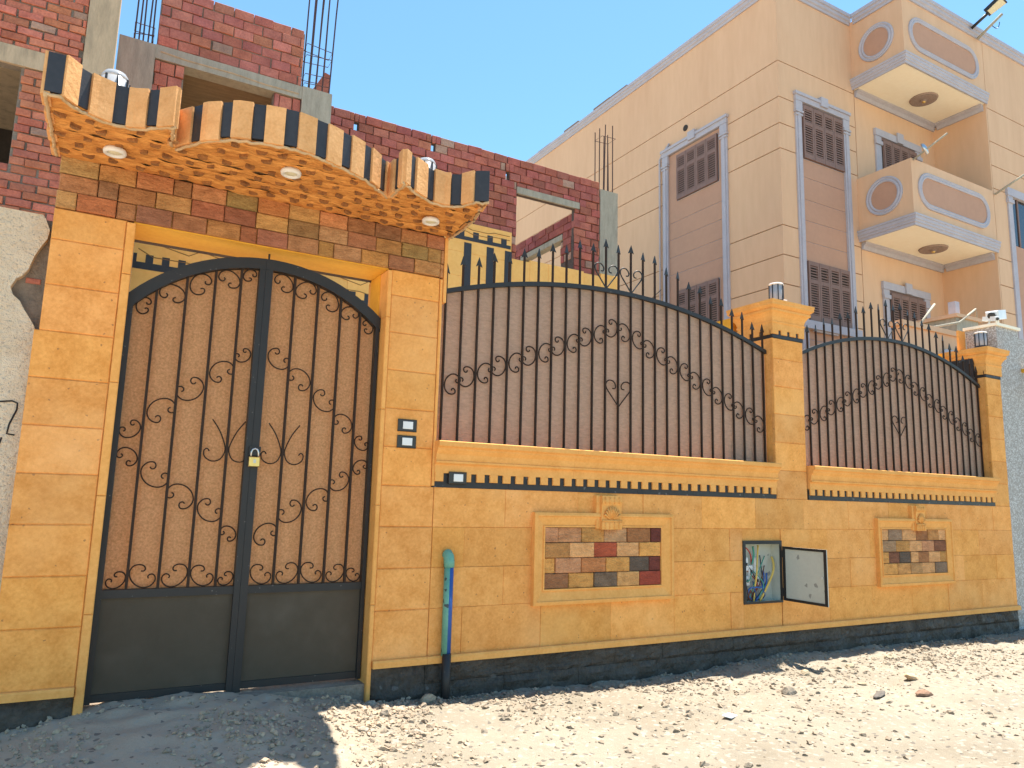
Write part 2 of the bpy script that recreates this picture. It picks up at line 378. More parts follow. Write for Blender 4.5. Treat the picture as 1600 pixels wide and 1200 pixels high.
# moulded sills with dentils over a black strip
def sill(x0, x1, parent):
    s = MB()
    pr = [(D+0.30, 1.462), (D-0.020, 1.462), (D-0.020, 1.520), (D-0.042, 1.530), (D-0.042, 1.542), (D-0.032, 1.548), (D-0.038, 1.590), (D-0.060, 1.618), (D-0.060, 1.630),
          (D-0.080, 1.642), (D-0.080, 1.672), (D-0.075, 1.677), (D+0.30, 1.677)]
    cur = x0
    while cur < x1-0.01:
        e = min(x1, cur+1.12)
        MB().prism(pr, cur+(0.0008 if cur > x0 else 0), e-0.0008, 'X').build('sill_moulding', 'trim_stone', parent); cur = e
    cur = x0-0.005; seams = []
    while cur < x1:
        e = min(x1+0.005, cur+0.58)
        MB().box(cur, e-0.002, D-0.006, D+0.02, 1.366, 1.461).build('black_strip', 'black_stone', parent); cur = e
    tooth = MB().slab(-0.031, 0.031, -0.027, 0.031, -0.011, 0.012, 0.003).mesh('dentil', 'trim_stone')
    x = x0+0.035
    while x < x1-0.02:
        put('dentil', tooth, parent, (x, D-0.009, 1.4345+random.uniform(-0.002, 0.002))); x += 0.104
sill(2.003, 5.30, wall); sill(5.735, 8.815, wall)
# inset panels of coloured stone
def panel(xo0, xo1, xi0, xi1, rows, key, parent):
    zo0, zo1, zi0, zi1 = 0.563, 1.213, 0.672, 1.108
    fr = thing_part('panel_frame', parent)
    # mitred frame, sloping inwards: outer lip, flat, inner lip
    P = [((xo0, zo0), (xi0, zi0)), ((xo1, zo0), (xi1, zi0)), ((xo1, zo1), (xi1, zi1)), ((xo0, zo1), (xi0, zi1))]
    st = [(0.0, D+0.005), (0.0, D-0.040), (0.16, D-0.046), (0.24, D-0.046), (0.28, D-0.036), (0.86, D-0.020), (0.90, D-0.028), (1.0, D-0.028), (1.0, D+0.005)]
    b = MB(); vs = []
    for (o, i) in P:
        for (t, y) in st: vs.append((o[0]+(i[0]-o[0])*t, y, o[1]+(i[1]-o[1])*t))
    k = len(st); fs = []
    for c in range(4):
        d = (c+1) % 4
        for j in range(k-1): fs.append((c*k+j, d*k+j, d*k+j+1, c*k+j+1))
    b.add(vs, fs); o = b.build('frame_moulding', 'trim_stone', fr); fix_normals(o)
    MB().box(xi0, xi1, D-0.004, D+0.002, zi0, zi1).build('mortar_bed', 'mortar_dark', fr)
    hz = (zi1-zi0)/len(rows)
    for r_, row in enumerate(rows):
        z1 = zi1-r_*hz; z0 = z1-hz; tot = sum(q[0] for q in row); x = xi0
        for (wd, c) in row:
            e = x+wd/tot*(xi1-xi0)
            slab_piece(x, e, z0, z1, fr, D-0.016-random.uniform(0, 0.010), D+0.0, 0.004, 'split_stone', 'coloured_stone', c, 0.0022); x = e
    kx0, kx1 = key
    kb = MB(); kw = kx1-kx0
    kb.prism([(D+0.0, 1.345), (D-0.060, 1.345), (D-0.066, 1.30), (D-0.055, 1.27), (D-0.050, 1.155), (D-0.062, 1.148), (D-0.060, 1.095), (D, 1.095)], kx0+0.035, kx1, 'X')
    kb.box(kx0, kx0+0.034, D-0.035, D+0.002, 1.10, 1.345)
    kst = kb.build('keystone', 'trim_stone', fr)
    cx, cz = (kx0+0.035+kx1)/2, 1.165; fan = MB()
    for i in range(9):
        a = R(25+i*130/8); c_, s_ = math.cos(a), math.sin(a)
        q_ = (kw-0.035)/0.185
        fan.tube([(cx+c_*0.02*q_, D-0.056, cz+s_*0.012), (cx+c_*0.058*q_, D-0.066, cz+s_*0.065), (cx+c_*0.080*q_, D-0.062, cz+s_*0.10)], 0.004, 5, r1=0.010*q_)
    fan.tube([(kx0+0.035, D-0.060, 1.158), (kx1, D-0.060, 1.158)], 0.007, 6)
    for i in range(4): fan.tube([(kx0+0.062+i*(kw-0.09)/3, D-0.063, 1.145), (kx0+0.062+i*(kw-0.09)/3, D-0.063, 1.10)], 0.004, 5)
    for i in range(4): fan.tube([(kx0+0.062+i*(kw-0.09)/3, D-0.063, 1.335), (kx0+0.062+i*(kw-0.09)/3, D-0.066, 1.285)], 0.006, 5)
    fan.build('shell_relief', 'trim_stone', fr, True)
def thing_part(name, parent):
    o = bpy.data.objects.new(name, None); col.objects.link(o); o.empty_display_size = 0.05; o.parent = parent
    o.matrix_parent_inverse = Matrix.Translation(-wl_of(parent)); o['abs'] = [0.0, 0.0, 1e-9]; return o
PK = (0.62, 0.36, 0.24); OC = (0.52, 0.32, 0.13); YL = (0.70, 0.42, 0.16); RD = (0.45, 0.12, 0.075); PU = (0.17, 0.055, 0.055); GY = (0.22, 0.18, 0.16); BR = (0.36, 0.19, 0.10); DG = (0.12, 0.105, 0.105); LT = (0.72, 0.46, 0.26); OL = (0.50, 0.29, 0.13)
panel(2.785, 4.08, 2.88, 3.96, [
    [(1.1, PK), (2.0, (0.60, 0.35, 0.22)), (2.0, OC), (2.1, (0.48, 0.33, 0.22)), (2.2, BR), (1.0, PU)],
    [(2.0, OL), (2.1, LT), (2.0, RD), (2.0, LT), (2.0, YL)],
    [(0.9, YL), (2.1, PK), (2.1, (0.58, 0.28, 0.14)), (2.1, YL), (1.8, DG), (1.1, PU)],
    [(2.0, (0.33, 0.18, 0.11)), (2.1, YL), (2.0, GY), (2.0, (0.62, 0.40, 0.20)), (2.0, (0.38, 0.09, 0.07))]], (3.325, 3.545), wall)
panel(6.668, 7.905, 6.74, 7.80, [
    [(1.0, LT), (2.0, (0.33, 0.26, 0.22)), (2.0, LT), (1.9, BR), (1.6, OL), (1.1, LT)],
    [(2.0, (0.36, 0.27, 0.20)), (2.0, OC), (1.9, LT), (1.9, PK), (1.9, (0.26, 0.13, 0.09))],
    [(0.9, YL), (1.6, (0.20, 0.10, 0.075)), (1.7, DG), (1.1, LT), (1.7, BR), (1.8, LT), (1.0, OC)],
    [(2.1, YL), (1.9, (0.60, 0.36, 0.16)), (1.8, (0.50, 0.33, 0.18)), (2.0, LT), (1.9, GY)]], (7.225, 7.41), wall)

# pillars with flared capitals
def pillar(x0, x1, parent, y1=D+0.40):
    p = thing_part('pillar', parent)
    MB().box(x0+0.004, x1-0.004, D+0.02, y1, 1.36, 2.831).build('shaft', 'trim_stone', p)
    zs = [1.368, 1.62, 1.872, 2.128, 2.382, 2.638, 2.831]
    for a, b_ in zip(zs[:-1], zs[1:]): slab_piece(x0, x1, a, b_, p, D, D+0.03, 0.005)
    zs2 = [1.40, 1.75, 2.12, 2.45, 2.831]
    for a, b_ in zip(zs2[:-1], zs2[1:]):
        MB().box(x0-0.0, x0+0.006, D+0.032, y1, a+0.001, b_-0.001).build('side_slab', 'sandstone', p).color = (*stone_tint(), 1)
    MB().square_lathe([(0.003, 2.832), (0.003, 2.905)], x0, x1, D, y1).build('black_band', 'black_stone', p)
    cap = MB().square_lathe([(0.014, 2.9055), (0.014, 2.97), (0.020, 2.975), (0.020, 2.988), (0.012, 2.992), (0.022, 3.03), (0.042, 3.062), (0.058, 3.075),
                       (0.058, 3.094), (0.050, 3.098), (0.066, 3.112), (0.080, 3.125), (0.080, 3.150), (0.084, 3.153), (0.084, 3.172), (0.0, 3.178)], x0, x1, D, y1)
    cap.build('capital', 'trim_stone', p)
    wt = 0.075; n_ = 4
    for i in range(n_):
        cx = x0+0.026+(x1-x0-0.052)*i/(n_-1)
        MB().slab(-0.040, 0.040, -0.020, 0.022, -0.012, 0.014, 0.003).build('dentil', 'trim_stone', p, loc=(cx, D-0.003, 2.886))
    for i in range(3):
        cy = D+0.06+i*0.12
        MB().box(-0.012, 0.012, -0.036, 0.036, -0.022, 0.022).build('dentil', 'trim_stone', p, loc=(x0-0.004, cy, 2.886))
    MB().box(x0+0.012, x1-0.012, y1+0.106, y1+0.42, 0.0, 3.12).build('rear_pier', 'yellow_paint', p)
    return p
pillar(5.318, 5.722, wall); pillar(8.828, 9.13, wall, D+0.36)

# ------------------------------------------------------------------ gateway: two piers, stone band, canopy
gateway = thing('gateway', 'stone gateway with two orange piers and an overhanging black striped canopy', 'gateway', (0.86, 4.75, 0))
XL0, XL1, XR0, XR1 = -0.315, 0.086, 1.606, 2.010
def pier(x0, x1, y1, trim_side, z_bot):
    p = thing_part('pier', gateway)
    MB().box(x0+0.004, x1-0.004, D+0.03, y1, z_bot-0.2, 2.805).build('pier_core', 'trim_stone', p)
    tw = 0.03 if trim_side < 0 else 0.046
    for k in range(len(CZ)-1):
        z0 = CZ[k] if k else 0.262; z1 = CZ[k+1]
        a, b_ = (x0, x1-tw) if trim_side > 0 else (x0+tw, x1-0.022)
        if trim_side > 0 and z1 < 2.2: a -= 0.022
        if trim_side < 0 and z1 < 1.4: b_ = x1
        slab_piece(a, b_, z0, z1, p, D-0.004, D+0.032, 0.006)
    # narrow corner bead facing the opening, running to the ground
    tx = (x1-tw, x1) if trim_side > 0 else (x0, x0+tw)
    zc = z_bot
    while zc < 2.805:
        e = min(2.805, zc+0.62); MB().slab(tx[0]+0.001, tx[1], zc+0.001, e-0.001, D-0.012, y1-0.01, 0.005).build('corner_bead', 'trim_stone', p); zc = e
    if trim_side < 0: 
        MB().slab(x1-0.020, x1, 1.375, 2.805, D-0.010, y1-0.01, 0.005).build('corner_bead', 'trim_stone', p)
    a, b_ = (x0-0.03, x1-tw-0.002) if trim_side > 0 else (x0+tw+0.002, x1-0.012)
    MB().prism(prof, a, b_, 'X').build('base_moulding', 'trim_stone', p)
    plinth_block(a, b_, -0.12, 0.237, p)
    MB().box(a, b_, D+0.014, y1, -0.3, 0.24).build('plinth_core', 'black_plinth', p)
    return p
pier(XL0, XL1, D+0.40, 1, 0.02); pier(XR0, XR1, D+0.40, -1, 0.0)
# lintel beam painted yellow underneath, yellow reveals
MB().box(XL1-0.01, XR0+0.01, D+0.012, D+0.32, 2.809, 2.95).build('lintel', 'yellow_paint', gateway)
MB().box(XR0-0.004, XR0+0.006, D+0.14, D+0.33, 0.1, 2.806).build('reveal', 'yellow_paint', gateway)
MB().box(XL1-0.006, XL1+0.004, D+0.14, D+0.33, 0.1, 2.806).build('reveal', 'yellow_paint', gateway)
MB().box(XL1, XR0, D+0.02, D+0.34, -0.2, 0.145).build('threshold', 'mortar_grey', gateway)
MB().box(-0.30, 2.02, D+0.03, D+0.40, 2.815, 3.25).build('band_core', 'mortar_dark', gateway)
band_cols = [(0.41, 0.215, 0.105), (0.50, 0.27, 0.125), (0.36, 0.185, 0.10), (0.47, 0.22, 0.095), (0.56, 0.305, 0.145), (0.34, 0.165, 0.095), (0.52, 0.27, 0.115), (0.42, 0.225, 0.125), (0.60, 0.33, 0.165), (0.36, 0.155, 0.09)]
random.seed(5)
for r_ in range(3):
    z0 = 2.814+r_*0.1; x = -0.315-(0.095 if r_ % 2 else 0)
    while x < 2.02:
        wd = random.choice((0.19, 0.19, 0.185, 0.195, 0.1)); a = max(-0.315, x); e = min(2.012, x+wd)
        if e-a > 0.02:
            c = random.choice(band_cols)
            slab_piece(a, e, z0, z0+0.1, gateway, D-0.008-random.uniform(0, 0.012), D+0.032, 0.005, 'split_stone', 'band_stone', tuple(q*random.uniform(0.95, 1.3) for q in c), 0.002)
        x += wd
MB().box(2.012, 2.035, D-0.014, D+0.34, 2.64, 3.11).build('band_end_trim', 'trim_stone', gateway)

# canopy: flat slab with scalloped plan outline
canopy = thing_part('canopy', gateway); ZS, ZT = 3.108, 3.318
secL = [(-0.366, 3.862), (-0.290, 3.858), (-0.229, 3.935), (-0.172, 3.978), (-0.08, 4.016), (0.0, 4.012), (0.077, 3.972), (0.130, 3.935), (0.196, 3.873)]
secC = [(0.220, 4.130), (0.352, 3.946), (0.488, 3.850), (0.612, 3.812), (0.689, 3.796), (0.777, 3.785), (0.952, 3.828), (1.129, 3.906), (1.245, 3.973), (1.395, 4.105), (1.417, 4.130)]
secR = [(1.424, 3.879), (1.526, 3.957), (1.661, 4.040), (1.764, 4.056), (1.850, 4.000), (1.905, 3.900), (1.975, 3.862)]
endR = [(2.034, 4.175), (2.051, 4.41), (2.045, 4.60)]
outline = [(-0.345, 4.60)]+secL+[(0.206, 4.115)]+secC+[(1.421, 4.128)]+secR+endR
def inset(poly, d):
    n_ = len(poly); out = []
    for i in range(n_):
        a = Vector(poly[i-1]); b_ = Vector(poly[i]); c = Vector(poly[(i+1) % n_])
        n1 = Vector((-(b_-a).y, (b_-a).x)).normalized(); n2 = Vector((-(c-b_).y, (c-b_).x)).normalized()
        m_ = (n1+n2); m_ = m_.normalized() if m_.length > 0.2 else n1
        out.append(tuple(b_+m_*d))
    return out
import bmesh
def prism_tri(poly, z0, z1, name, m, parent):
    bm = bmesh.new(); vs0 = [bm.verts.new((p[0], p[1], z0)) for p in poly]; f = bm.faces.new(vs0)
    ex = bmesh.ops.extrude_face_region(bm, geom=[f]); 
    for v in [g for g in ex['geom'] if isinstance(g, bmesh.types.BMVert)]: v.co.z = z1
    bmesh.ops.triangulate(bm, faces=[q for q in bm.faces if len(q.verts) > 4]); bmesh.ops.recalc_face_normals(bm, faces=bm.faces)
    me_ = bpy.data.meshes.new(name); bm.to_mesh(me_); bm.free(); me_.materials.append(M[m]); return put(name, me_, parent)
ins = inset(outline, 0.022)
ins[0] = (-0.32, 4.61); ins[-1] = (2.02, 4.61)
prism_tri(ins+[(2.0, 4.98), (-0.30, 4.98)], ZS+0.025, ZT-0.012, 'slab', 'mortar_pale', canopy)
# rough stone soffit: rows of split stone, uneven, running along the wall
def outY(x):
    for s in (secL, secC, secR):
        if s[0][0] <= x <= s[-1][0]:
            for p, q in zip(s[:-1], s[1:]):
                if p[0] <= x <= q[0]: return p[1]+(q[1]-p[1])*(x-p[0])/(q[0]-p[0])
    return 4.13 if x < secR[-1][0] else 3.86+(x-1.975)/(2.045-1.975)*0.72
def soffit_strip(y0, y1, k):
    b = MB(); xs_ = [-0.362+i*0.0185 for i in range(131)]; vs = []; ok = []
    for x in xs_:
        yo = outY(max(-0.366, min(2.044, x)))+0.012
        if x < -0.345: yo = max(yo, 3.88)
        a, c = max(y0, yo), y1
        ok.append(c-a > 0.006)
        for t in (0.0, 0.12, 0.5, 0.88, 1.0):
            y = a+(c-a)*t; dz = -0.003*(1-abs(2*t-1)**3)-0.010*fb(x*4+k*9, y*6, k)-0.013*fb(x*17, y*24, k)
            vs.append((x, y, ZS+0.006+dz+(0.005 if t in (0.0, 1.0) else 0)))
    run = []
    def flush():
        if len(run) > 2:
            fs = []
            for q in range(len(run)-1):
                for j in range(4): fs.append((5*q+j, 5*q+j+1, 5*q+6+j, 5*q+5+j))
            o = MB().add([v for q in run for v in vs[5*q:5*q+5]], fs).build('soffit_course', 'soffit_stone', canopy, True); fix_normals(o)
        run.clear()
    for i in range(len(xs_)):
        if ok[i]: run.append(i)
        else: flush()
    flush()
rows_y = [4.60-0.118*i for i in range(8)]
for k in range(7): soffit_strip(rows_y[k+1], rows_y[k], k)
chipm = [MB().prism([(-0.018-0.003*i, -0.011), (0.004, -0.014+0.002*i), (0.020+0.004*i, -0.010), (0.018, 0.010+0.002*i), (-0.002-0.003*i, 0.013), (-0.020, 0.008)], -0.010, 0.010, 'Z').mesh('pit_shade_chip', 'soffit_pit_shade') for i in range(4)]  # proud dark pieces stand in for pits, their shade put into the colour
random.seed(3)
for k in range(7):
    y = rows_y[k+1]+0.03; x = -0.30+(0.065 if k % 2 else 0)
    while x < 2.03:
        if y > outY(max(-0.36, min(2.04, x)))+0.05 and y < 4.57:
            put('pit_shade_chip', random.choice(chipm), canopy, (x+random.uniform(-0.016, 0.016), y+random.uniform(-0.012, 0.012), ZS-0.001+random.uniform(-0.003, 0.002)), rot=(random.uniform(-.2, .2), random.uniform(-.15, .15), random.uniform(-.5, .5)))
        x += 0.122
# fascia of alternating tan and black slabs
def fascia(points, widths, start_black):
    """walk along a polyline, cutting it in slabs of the given widths"""
    P = [Vector(p) for p in points]; L_ = [0]
    for a, b_ in zip(P[:-1], P[1:]): L_.append(L_[-1]+(b_-a).length)
    def at(s):
        s = max(0, min(L_[-1], s))
        for i in range(len(P)-1):
            if s <= L_[i+1]+1e-9: return P[i]+(P[i+1]-P[i])*((s-L_[i])/max(1e-9, L_[i+1]-L_[i]))
        return P[-1]
    tot = sum(widths); s = 0; black = start_black
    for wd in widths:
        e = s+wd/tot*L_[-1]; n_ = 3; q = [at(s+(e-s)*i/n_) for i in range(n_+1)]
        pr_ = 0.0 if black else 0.010+random.uniform(0, 0.006); g = 0.0012
        z0 = ZS+(0.012 if black else 0.0)+random.uniform(-0.008, 0.006); z1 = ZT+random.uniform(-0.004, 0.004)-(0.004 if black else 0)
        out = []; inn = []
        for i, p in enumerate(q):
            t = (q[min(n_, i+1)]-q[max(0, i-1)]).normalized(); nrm = Vector((t.y, -t.x))
            pp = p+t*(g if i == 0 else (-g if i == n_ else 0)); out.append(pp+nrm*pr_); inn.append(pp-nrm*0.026)
        fix_normals(MB().prism([tuple(v) for v in out]+[tuple(v) for v in inn[::-1]], z0, z1, 'Z').build('black_slab' if black else 'tan_slab', 'fascia_black' if black else 'fascia_tan', canopy))
        s = e; black = not black
    # ragged mortar bead under the fascia
    bead = MB(); k = max(6, int(L_[-1]/0.02)); pts = []
    for i in range(k+1):
        p = at(L_[-1]*i/k); t = (at(L_[-1]*i/k+0.01)-at(L_[-1]*i/k-0.01)).normalized(); nrm = Vector((t.y, -t.x))
        wob = 0.010*fb(i*0.9, L_[-1]*7)
        pts.append((p.x-nrm.x*(0.008+wob), p.y-nrm.y*(0.008+wob), ZS-0.004+0.012*fb(i*0.6, 5+L_[-1])))
    bead.tube(pts, 0.009, 6); bead.build('mortar_bead', 'mortar_pale', canopy, True)
fascia(secL, [0.072, 0.090, 0.062, 0.112, 0.066, 0.098, 0.062, 0.098], True)
fascia(secC, [0.115, 0.075, 0.105, 0.060, 0.100, 0.060, 0.100, 0.066, 0.102, 0.066, 0.10, 0.066, 0.10, 0.062, 0.10, 0.07, 0.055], False)
fascia([(1.420, 4.128), (1.424, 3.885)], [0.10, 0.08, 0.065], False)
fascia(secR[:], [0.050, 0.055, 0.105, 0.066, 0.110, 0.066, 0.085, 0.085], False)
fascia([(0.197, 3.875), (0.206, 4.115)], [0.1, 0.07, 0.1], False)
fascia([(1.965, 3.90)]+endR, [0.12, 0.07, 0.12, 0.07, 0.12, 0.07, 0.12], False)
fascia([(-0.345, 4.60), (-0.366, 3.865)], [0.12, 0.07, 0.12, 0.07, 0.12, 0.07, 0.12], False)

# recessed spotlights in the canopy
def spotlight(x, y, label):
    t = thing('recessed_spotlight', label, 'spotlight', (x, y, ZS-0.02), 'spotlights under the canopy')
    MB().lathe([(0.036, 0.02), (0.052, 0.016), (0.058, 0.004), (0.055, -0.010), (0.046, -0.014), (0.036, -0.008), (0.034, 0.004)], (x, y, ZS-0.02), 20).build('ring', 'white_plastic', t, True)
    MB().lathe([(0.035, 0.010), (0.034, -0.003), (0.020, -0.008), (0.001, -0.010)], (x, y, ZS-0.02), 16).build('lens', 'led_panel', t, True)
spotlight(-0.057, 4.326, 'round white spotlight in the canopy soffit above the pier against the stucco wall')
spotlight(0.818, 4.068, 'round white spotlight under the bowed middle of the canopy')
spotlight(1.779, 4.310, 'round white spotlight in the canopy soffit above the pier with the switches')

# ------------------------------------------------------------------ ironwork shapes
SCROLL = [(.41,.63),(.50,.63),(.555,.70),(.52,.80),(.42,.86),(.30,.87),(.16,.83),(.06,.72),(.02,.58),(.05,.40),(.16,.22),(.34,.07),(.55,.01),(.75,.06),(.88,.18),(.93,.32),(.90,.44),(.81,.51),(.71,.49),(.66,.42),(.69,.35)]
CSCROLL = [(-.27,.17),(-.20,.18),(-.15,.12),(-.18,.03),(-.28,-.01),(-.38,.06),(-.43,.17),(-.43,.31),(-.36,.45),(-.20,.56),(0,.60),(.20,.56),(.36,.45),(.43,.31),(.43,.17),(.38,.06),(.28,-.01),(.18,.03),(.15,.12),(.20,.18),(.27,.17)]
def scroll_mesh(pts, s, r, flip=False, rot=0.0, name='scroll', m='bar_metal', centre=(0.5, 0.43)):
    ca, sa = math.cos(rot), math.sin(rot); q = []
    for (x, z) in pts:
        x -= centre[0]; z -= centre[1]
        if flip: x = -x
        x *= s; z *= s; q.append((x*ca-z*sa, 0, x*sa+z*ca))
    return MB().tube(catmull(q, 3), r, 5).mesh(name, m, True)

# ------------------------------------------------------------------ gate leaves
GY_ = 4.72; ACX, ACZ, AR = 0.88, 1.672, 1.088
def archz(x, r=AR): return ACZ+math.sqrt(max(0, r*r-(x-ACX)**2))
def gate_leaf(x0, x1, bars, stile, label, up_first):
    g = thing('gate_leaf', label, 'gate', ((x0+x1)/2, GY_, 0.17), 'leaves of the double gate')
    n_ = 14; xs_ = [x0+(x1-x0)*i/n_ for i in range(n_+1)]
    poly = [(x, archz(x)) for x in xs_]+[(x, archz(x, AR-0.068)) for x in xs_[::-1]]
    MB().prism(poly, GY_-0.035, GY_+0.025, 'Y').build('arched_top_rail', 'black_metal', g)
    MB().prism([(x, archz(x)-0.04) for x in xs_]+[(x1, 0.73), (x0, 0.73)], GY_+0.018, GY_+0.023, 'Y').build('patterned_sheet', 'grained_sheet', g)
    s0, s1 = stile                                   # outer thin stile, inner one
    MB().box(*s0, GY_-0.03, GY_+0.03, 0.16, archz(sum(s0)/2)-0.03).build('stile', 'black_metal', g)
    MB().box(*s1, GY_-0.032, GY_+0.03, 0.15, archz(sum(s1)/2)-0.05).build('stile', 'black_metal', g)
    MB().box(x0, x1, GY_-0.022, GY_+0.03, 0.705, 0.75).build('lock_rail', 'black_metal', g)
    MB().box(x0, x1, GY_-0.004, GY_+0.02, 0.17, 0.705).build('kick_panel', 'kick_metal', g)
    MB().box(x0, x1, GY_-0.016, GY_-0.003, 0.165, 0.205).build('bottom_rail', 'black_metal', g)
    for bx in bars: MB().box(bx-0.0072, bx+0.0072, GY_-0.016, GY_+0.001, 0.745, archz(bx)-0.05).build('bar', 'bar_metal', g)
    edges = [s0[1] if s0[0] < s1[0] else s1[1]]+bars+[s1[0] if s0[0] < s1[0] else s0[0]]
    gaps = [(a, b_) for a, b_ in zip(edges[:-1], edges[1:])]
    for i, (a, b_) in enumerate(gaps):
        wd = b_-a-0.012; cx = (a+b_)/2
        fl = (i % 2 == 0) if up_first else (i % 2 == 1)
        put('scroll', scroll_mesh(SCROLL, wd, 0.0042, fl), g, (cx, GY_-0.010, 0.755+0.43*wd))
        zt = archz(cx, AR-0.068); sl = -(cx-ACX)/(zt-ACZ)
        put('scroll', scroll_mesh(SCROLL, wd*0.98, 0.0046, fl, math.pi+math.atan(sl)*0.8), g, (cx, GY_-0.010, zt-0.46*wd))
        k = i if up_first else 4-i
        zu = (1.63, 1.765, 1.885, 2.025, 2.125)[k]; zl = (1.487, 1.375, 1.275, 1.180, 1.060)[k]
        ang = math.atan2(0.125, 0.15)*(1 if up_first else -1)
        f1 = (k % 2 == 0)
        put('scroll', scroll_mesh(CSCROLL, wd*1.24, 0.0044, False, ang+(math.pi if f1 else 0), centre=(0, 0.32)), g, (cx, GY_-0.010, zu))
        put('scroll', scroll_mesh(CSCROLL, wd*1.24, 0.0044, False, -ang+(0 if f1 else math.pi), centre=(0, 0.32)), g, (cx, GY_-0.010, zl))
    # lyre-shaped pair of stems by the middle
    bx = bars[3] if up_first else bars[0]; sp = 0.145
    for sgn in (-1, 1):
        pts = [(bx+sgn*0.095, 0, 1.725), (bx+sgn*0.05, 0, 1.66), (bx+sgn*0.016, 0, 1.58), (bx+sgn*0.012, 0, 1.535), (bx+sgn*0.035, 0, 1.49), (bx+sgn*0.08, 0, 1.477), (bx+sgn*0.12, 0, 1.50), (bx+sgn*0.128, 0, 1.535), (bx+sgn*0.112, 0, 1.55), (bx+sgn*0.098, 0, 1.535)]
        MB().tube([(p.x, GY_-0.011, p.z) for p in catmull(pts, 3)], 0.0042, 5).build('lyre_stem', 'bar_metal', g, True)
    return g
gate_leaf(0.085, 0.835, [0.234, 0.393, 0.550, 0.698], ((0.088, 0.118), (0.800, 0.835)), 'black scrolled gate leaf hung on the pier against the stucco wall', True)
gate_leaf(0.836, 1.602, [1.026, 1.179, 1.333, 1.469], ((1.576, 1.600), (0.8365, 0.880)), 'black scrolled gate leaf hung on the pier with the light switches', False)
MB().tube([(0.853, GY_-0.01, 2.70), (0.853, GY_-0.01, 2.80)], 0.006, 6).build('drop_bolt', 'black_metal', bpy.data.objects['gate_leaf'])
pl = thing('padlock', 'brass padlock with steel shackle hanging on the gate', 'padlock', (0.852, GY_-0.05, 1.46))
MB().slab(0.822, 0.886, 1.452, 1.512, GY_-0.062, GY_-0.036, 0.004).build('body', 'brass', pl)
MB().slab(0.846, 0.862, 1.474, 1.496, GY_-0.0635, GY_-0.0615, 0.0006).build('keyway_plate', 'pale_metal', pl)
MB().tube([(0.833, GY_-0.049, 1.508), (0.833, GY_-0.049, 1.54), (0.840, GY_-0.049, 1.556), (0.854, GY_-0.049, 1.562), (0.868, GY_-0.049, 1.556), (0.875, GY_-0.049, 1.54), (0.875, GY_-0.049, 1.508)], 0.0055, 8).build('shackle', 'steel', pl, True)
MB().box(0.820, 0.888, GY_-0.045, GY_-0.031, 1.52, 1.575).build('hasp', 'black_metal', pl)

# ------------------------------------------------------------------ fence panels on the wall
FY = 4.685
spear = MB().prism([(0, 0.068), (-0.026, -0.006), (-0.008, 0.004), (0.008, 0.004), (0.026, -0.006)], -0.0035, 0.0035, 'Y').mesh('spear_tip', 'black_metal')
def fence_panel(x0, x1, cx, apex, rad, z_mid, z_end, heart_x, label):
    g = thing('fence_panel', label, 'fence', (cx, FY, 1.677), 'arched iron fence panels on the garden wall')
    az = lambda x: apex-rad+math.sqrt(rad*rad-(x-cx)**2)
    n_ = 36; xs_ = [x0+(x1-x0)*i/n_ for i in range(n_+1)]
    MB().prism([(x, az(x)) for x in xs_]+[(x, az(x)-0.034) for x in xs_[::-1]], FY-0.016, FY+0.024, 'Y').build('arched_rail', 'black_metal', g)
    MB().prism([(x, az(x)-0.02) for x in xs_]+[(x1, 1.684), (x0, 1.684)], FY+0.012, FY+0.016, 'Y').build('brown_sheet', 'patterned_sheet', g)
    nb = int(round((x1-x0-0.08)/0.1265)); sp = (x1-x0-0.08)/nb; bxs = [x0+0.04+i*sp for i in range(nb+1)]
    for i, bx in enumerate(bxs):
        ht = 0.125+0.20*math.exp(-((bx-cx)/0.75)**2)+(0.03 if i % 2 else 0.0)+random.uniform(-0.008, 0.008)
        MB().box(bx-0.0066, bx+0.0066, FY-0.012, FY+0.003, 1.6775, az(bx)+ht).build('bar', 'bar_metal', g)
        put('spear_tip', spear, g, (bx, FY-0.004, az(bx)+ht-0.002), rot=(0, random.uniform(-0.06, 0.06), random.uniform(-0.4, 0.4)))
    mids = [((a+b_)/2) for a, b_ in zip(bxs[:-1], bxs[1:])]
    mA = {}
    for i, x in enumerate(mids):
        t = abs(x-heart_x)/max(heart_x-x0, x1-heart_x); z = z_mid+(z_end-z_mid)*t-0.03
        left = x < heart_x; ang = math.atan2(z_mid-z_end, (x1-x0)/2)*(1 if left else -1)
        key = (left, i % 2)
        if key not in mA: mA[key] = scroll_mesh(CSCROLL, sp*1.32, 0.0054, False, ang*1.6+(math.pi if i % 2 else 0)+(0.5 if left else -0.5), centre=(0, 0.32))
        put('scroll', mA[key], g, (x, FY-0.010, z))
    # heart on the sheet and hearts above the rail, around the bar nearest the centre
    hb = min(bxs, key=lambda q: abs(q-heart_x)); k = bxs.index(hb)
    def half(bx, z0, s, sg, hh):
        p = [(0, 0), (.30, .36), (.55, .66), (.60, .86), (.48, 1.0), (.28, 1.0), (.14, .86), (.16, .72), (.28, .70)]
        return [(bx+sg*a*s, FY-0.010, z0+b_*hh) for (a, b_) in p]
    for sg in (-1, 1): MB().tube(catmull(half(hb, 2.05, 0.205*sp/0.126, sg, 0.205), 3), 0.0052, 5).build('heart_half', 'bar_metal', g, True)
    for b2 in (bxs[k-1], bxs[k+1]):
        for sg in (-1, 1): MB().tube(catmull([(q[0], q[1], q[2]) for q in half(b2, az(b2)-0.005, 0.19, sg, 0.20)], 3), 0.006, 5).build('crest_scroll', 'black_metal', g, True)
random.seed(21)
fence_panel(2.035, 5.312, 3.62, 3.012, 5.05, 2.73, 2.02, 3.60, 'long arched iron fence panel with brown sheet between the gateway and the middle pillar')
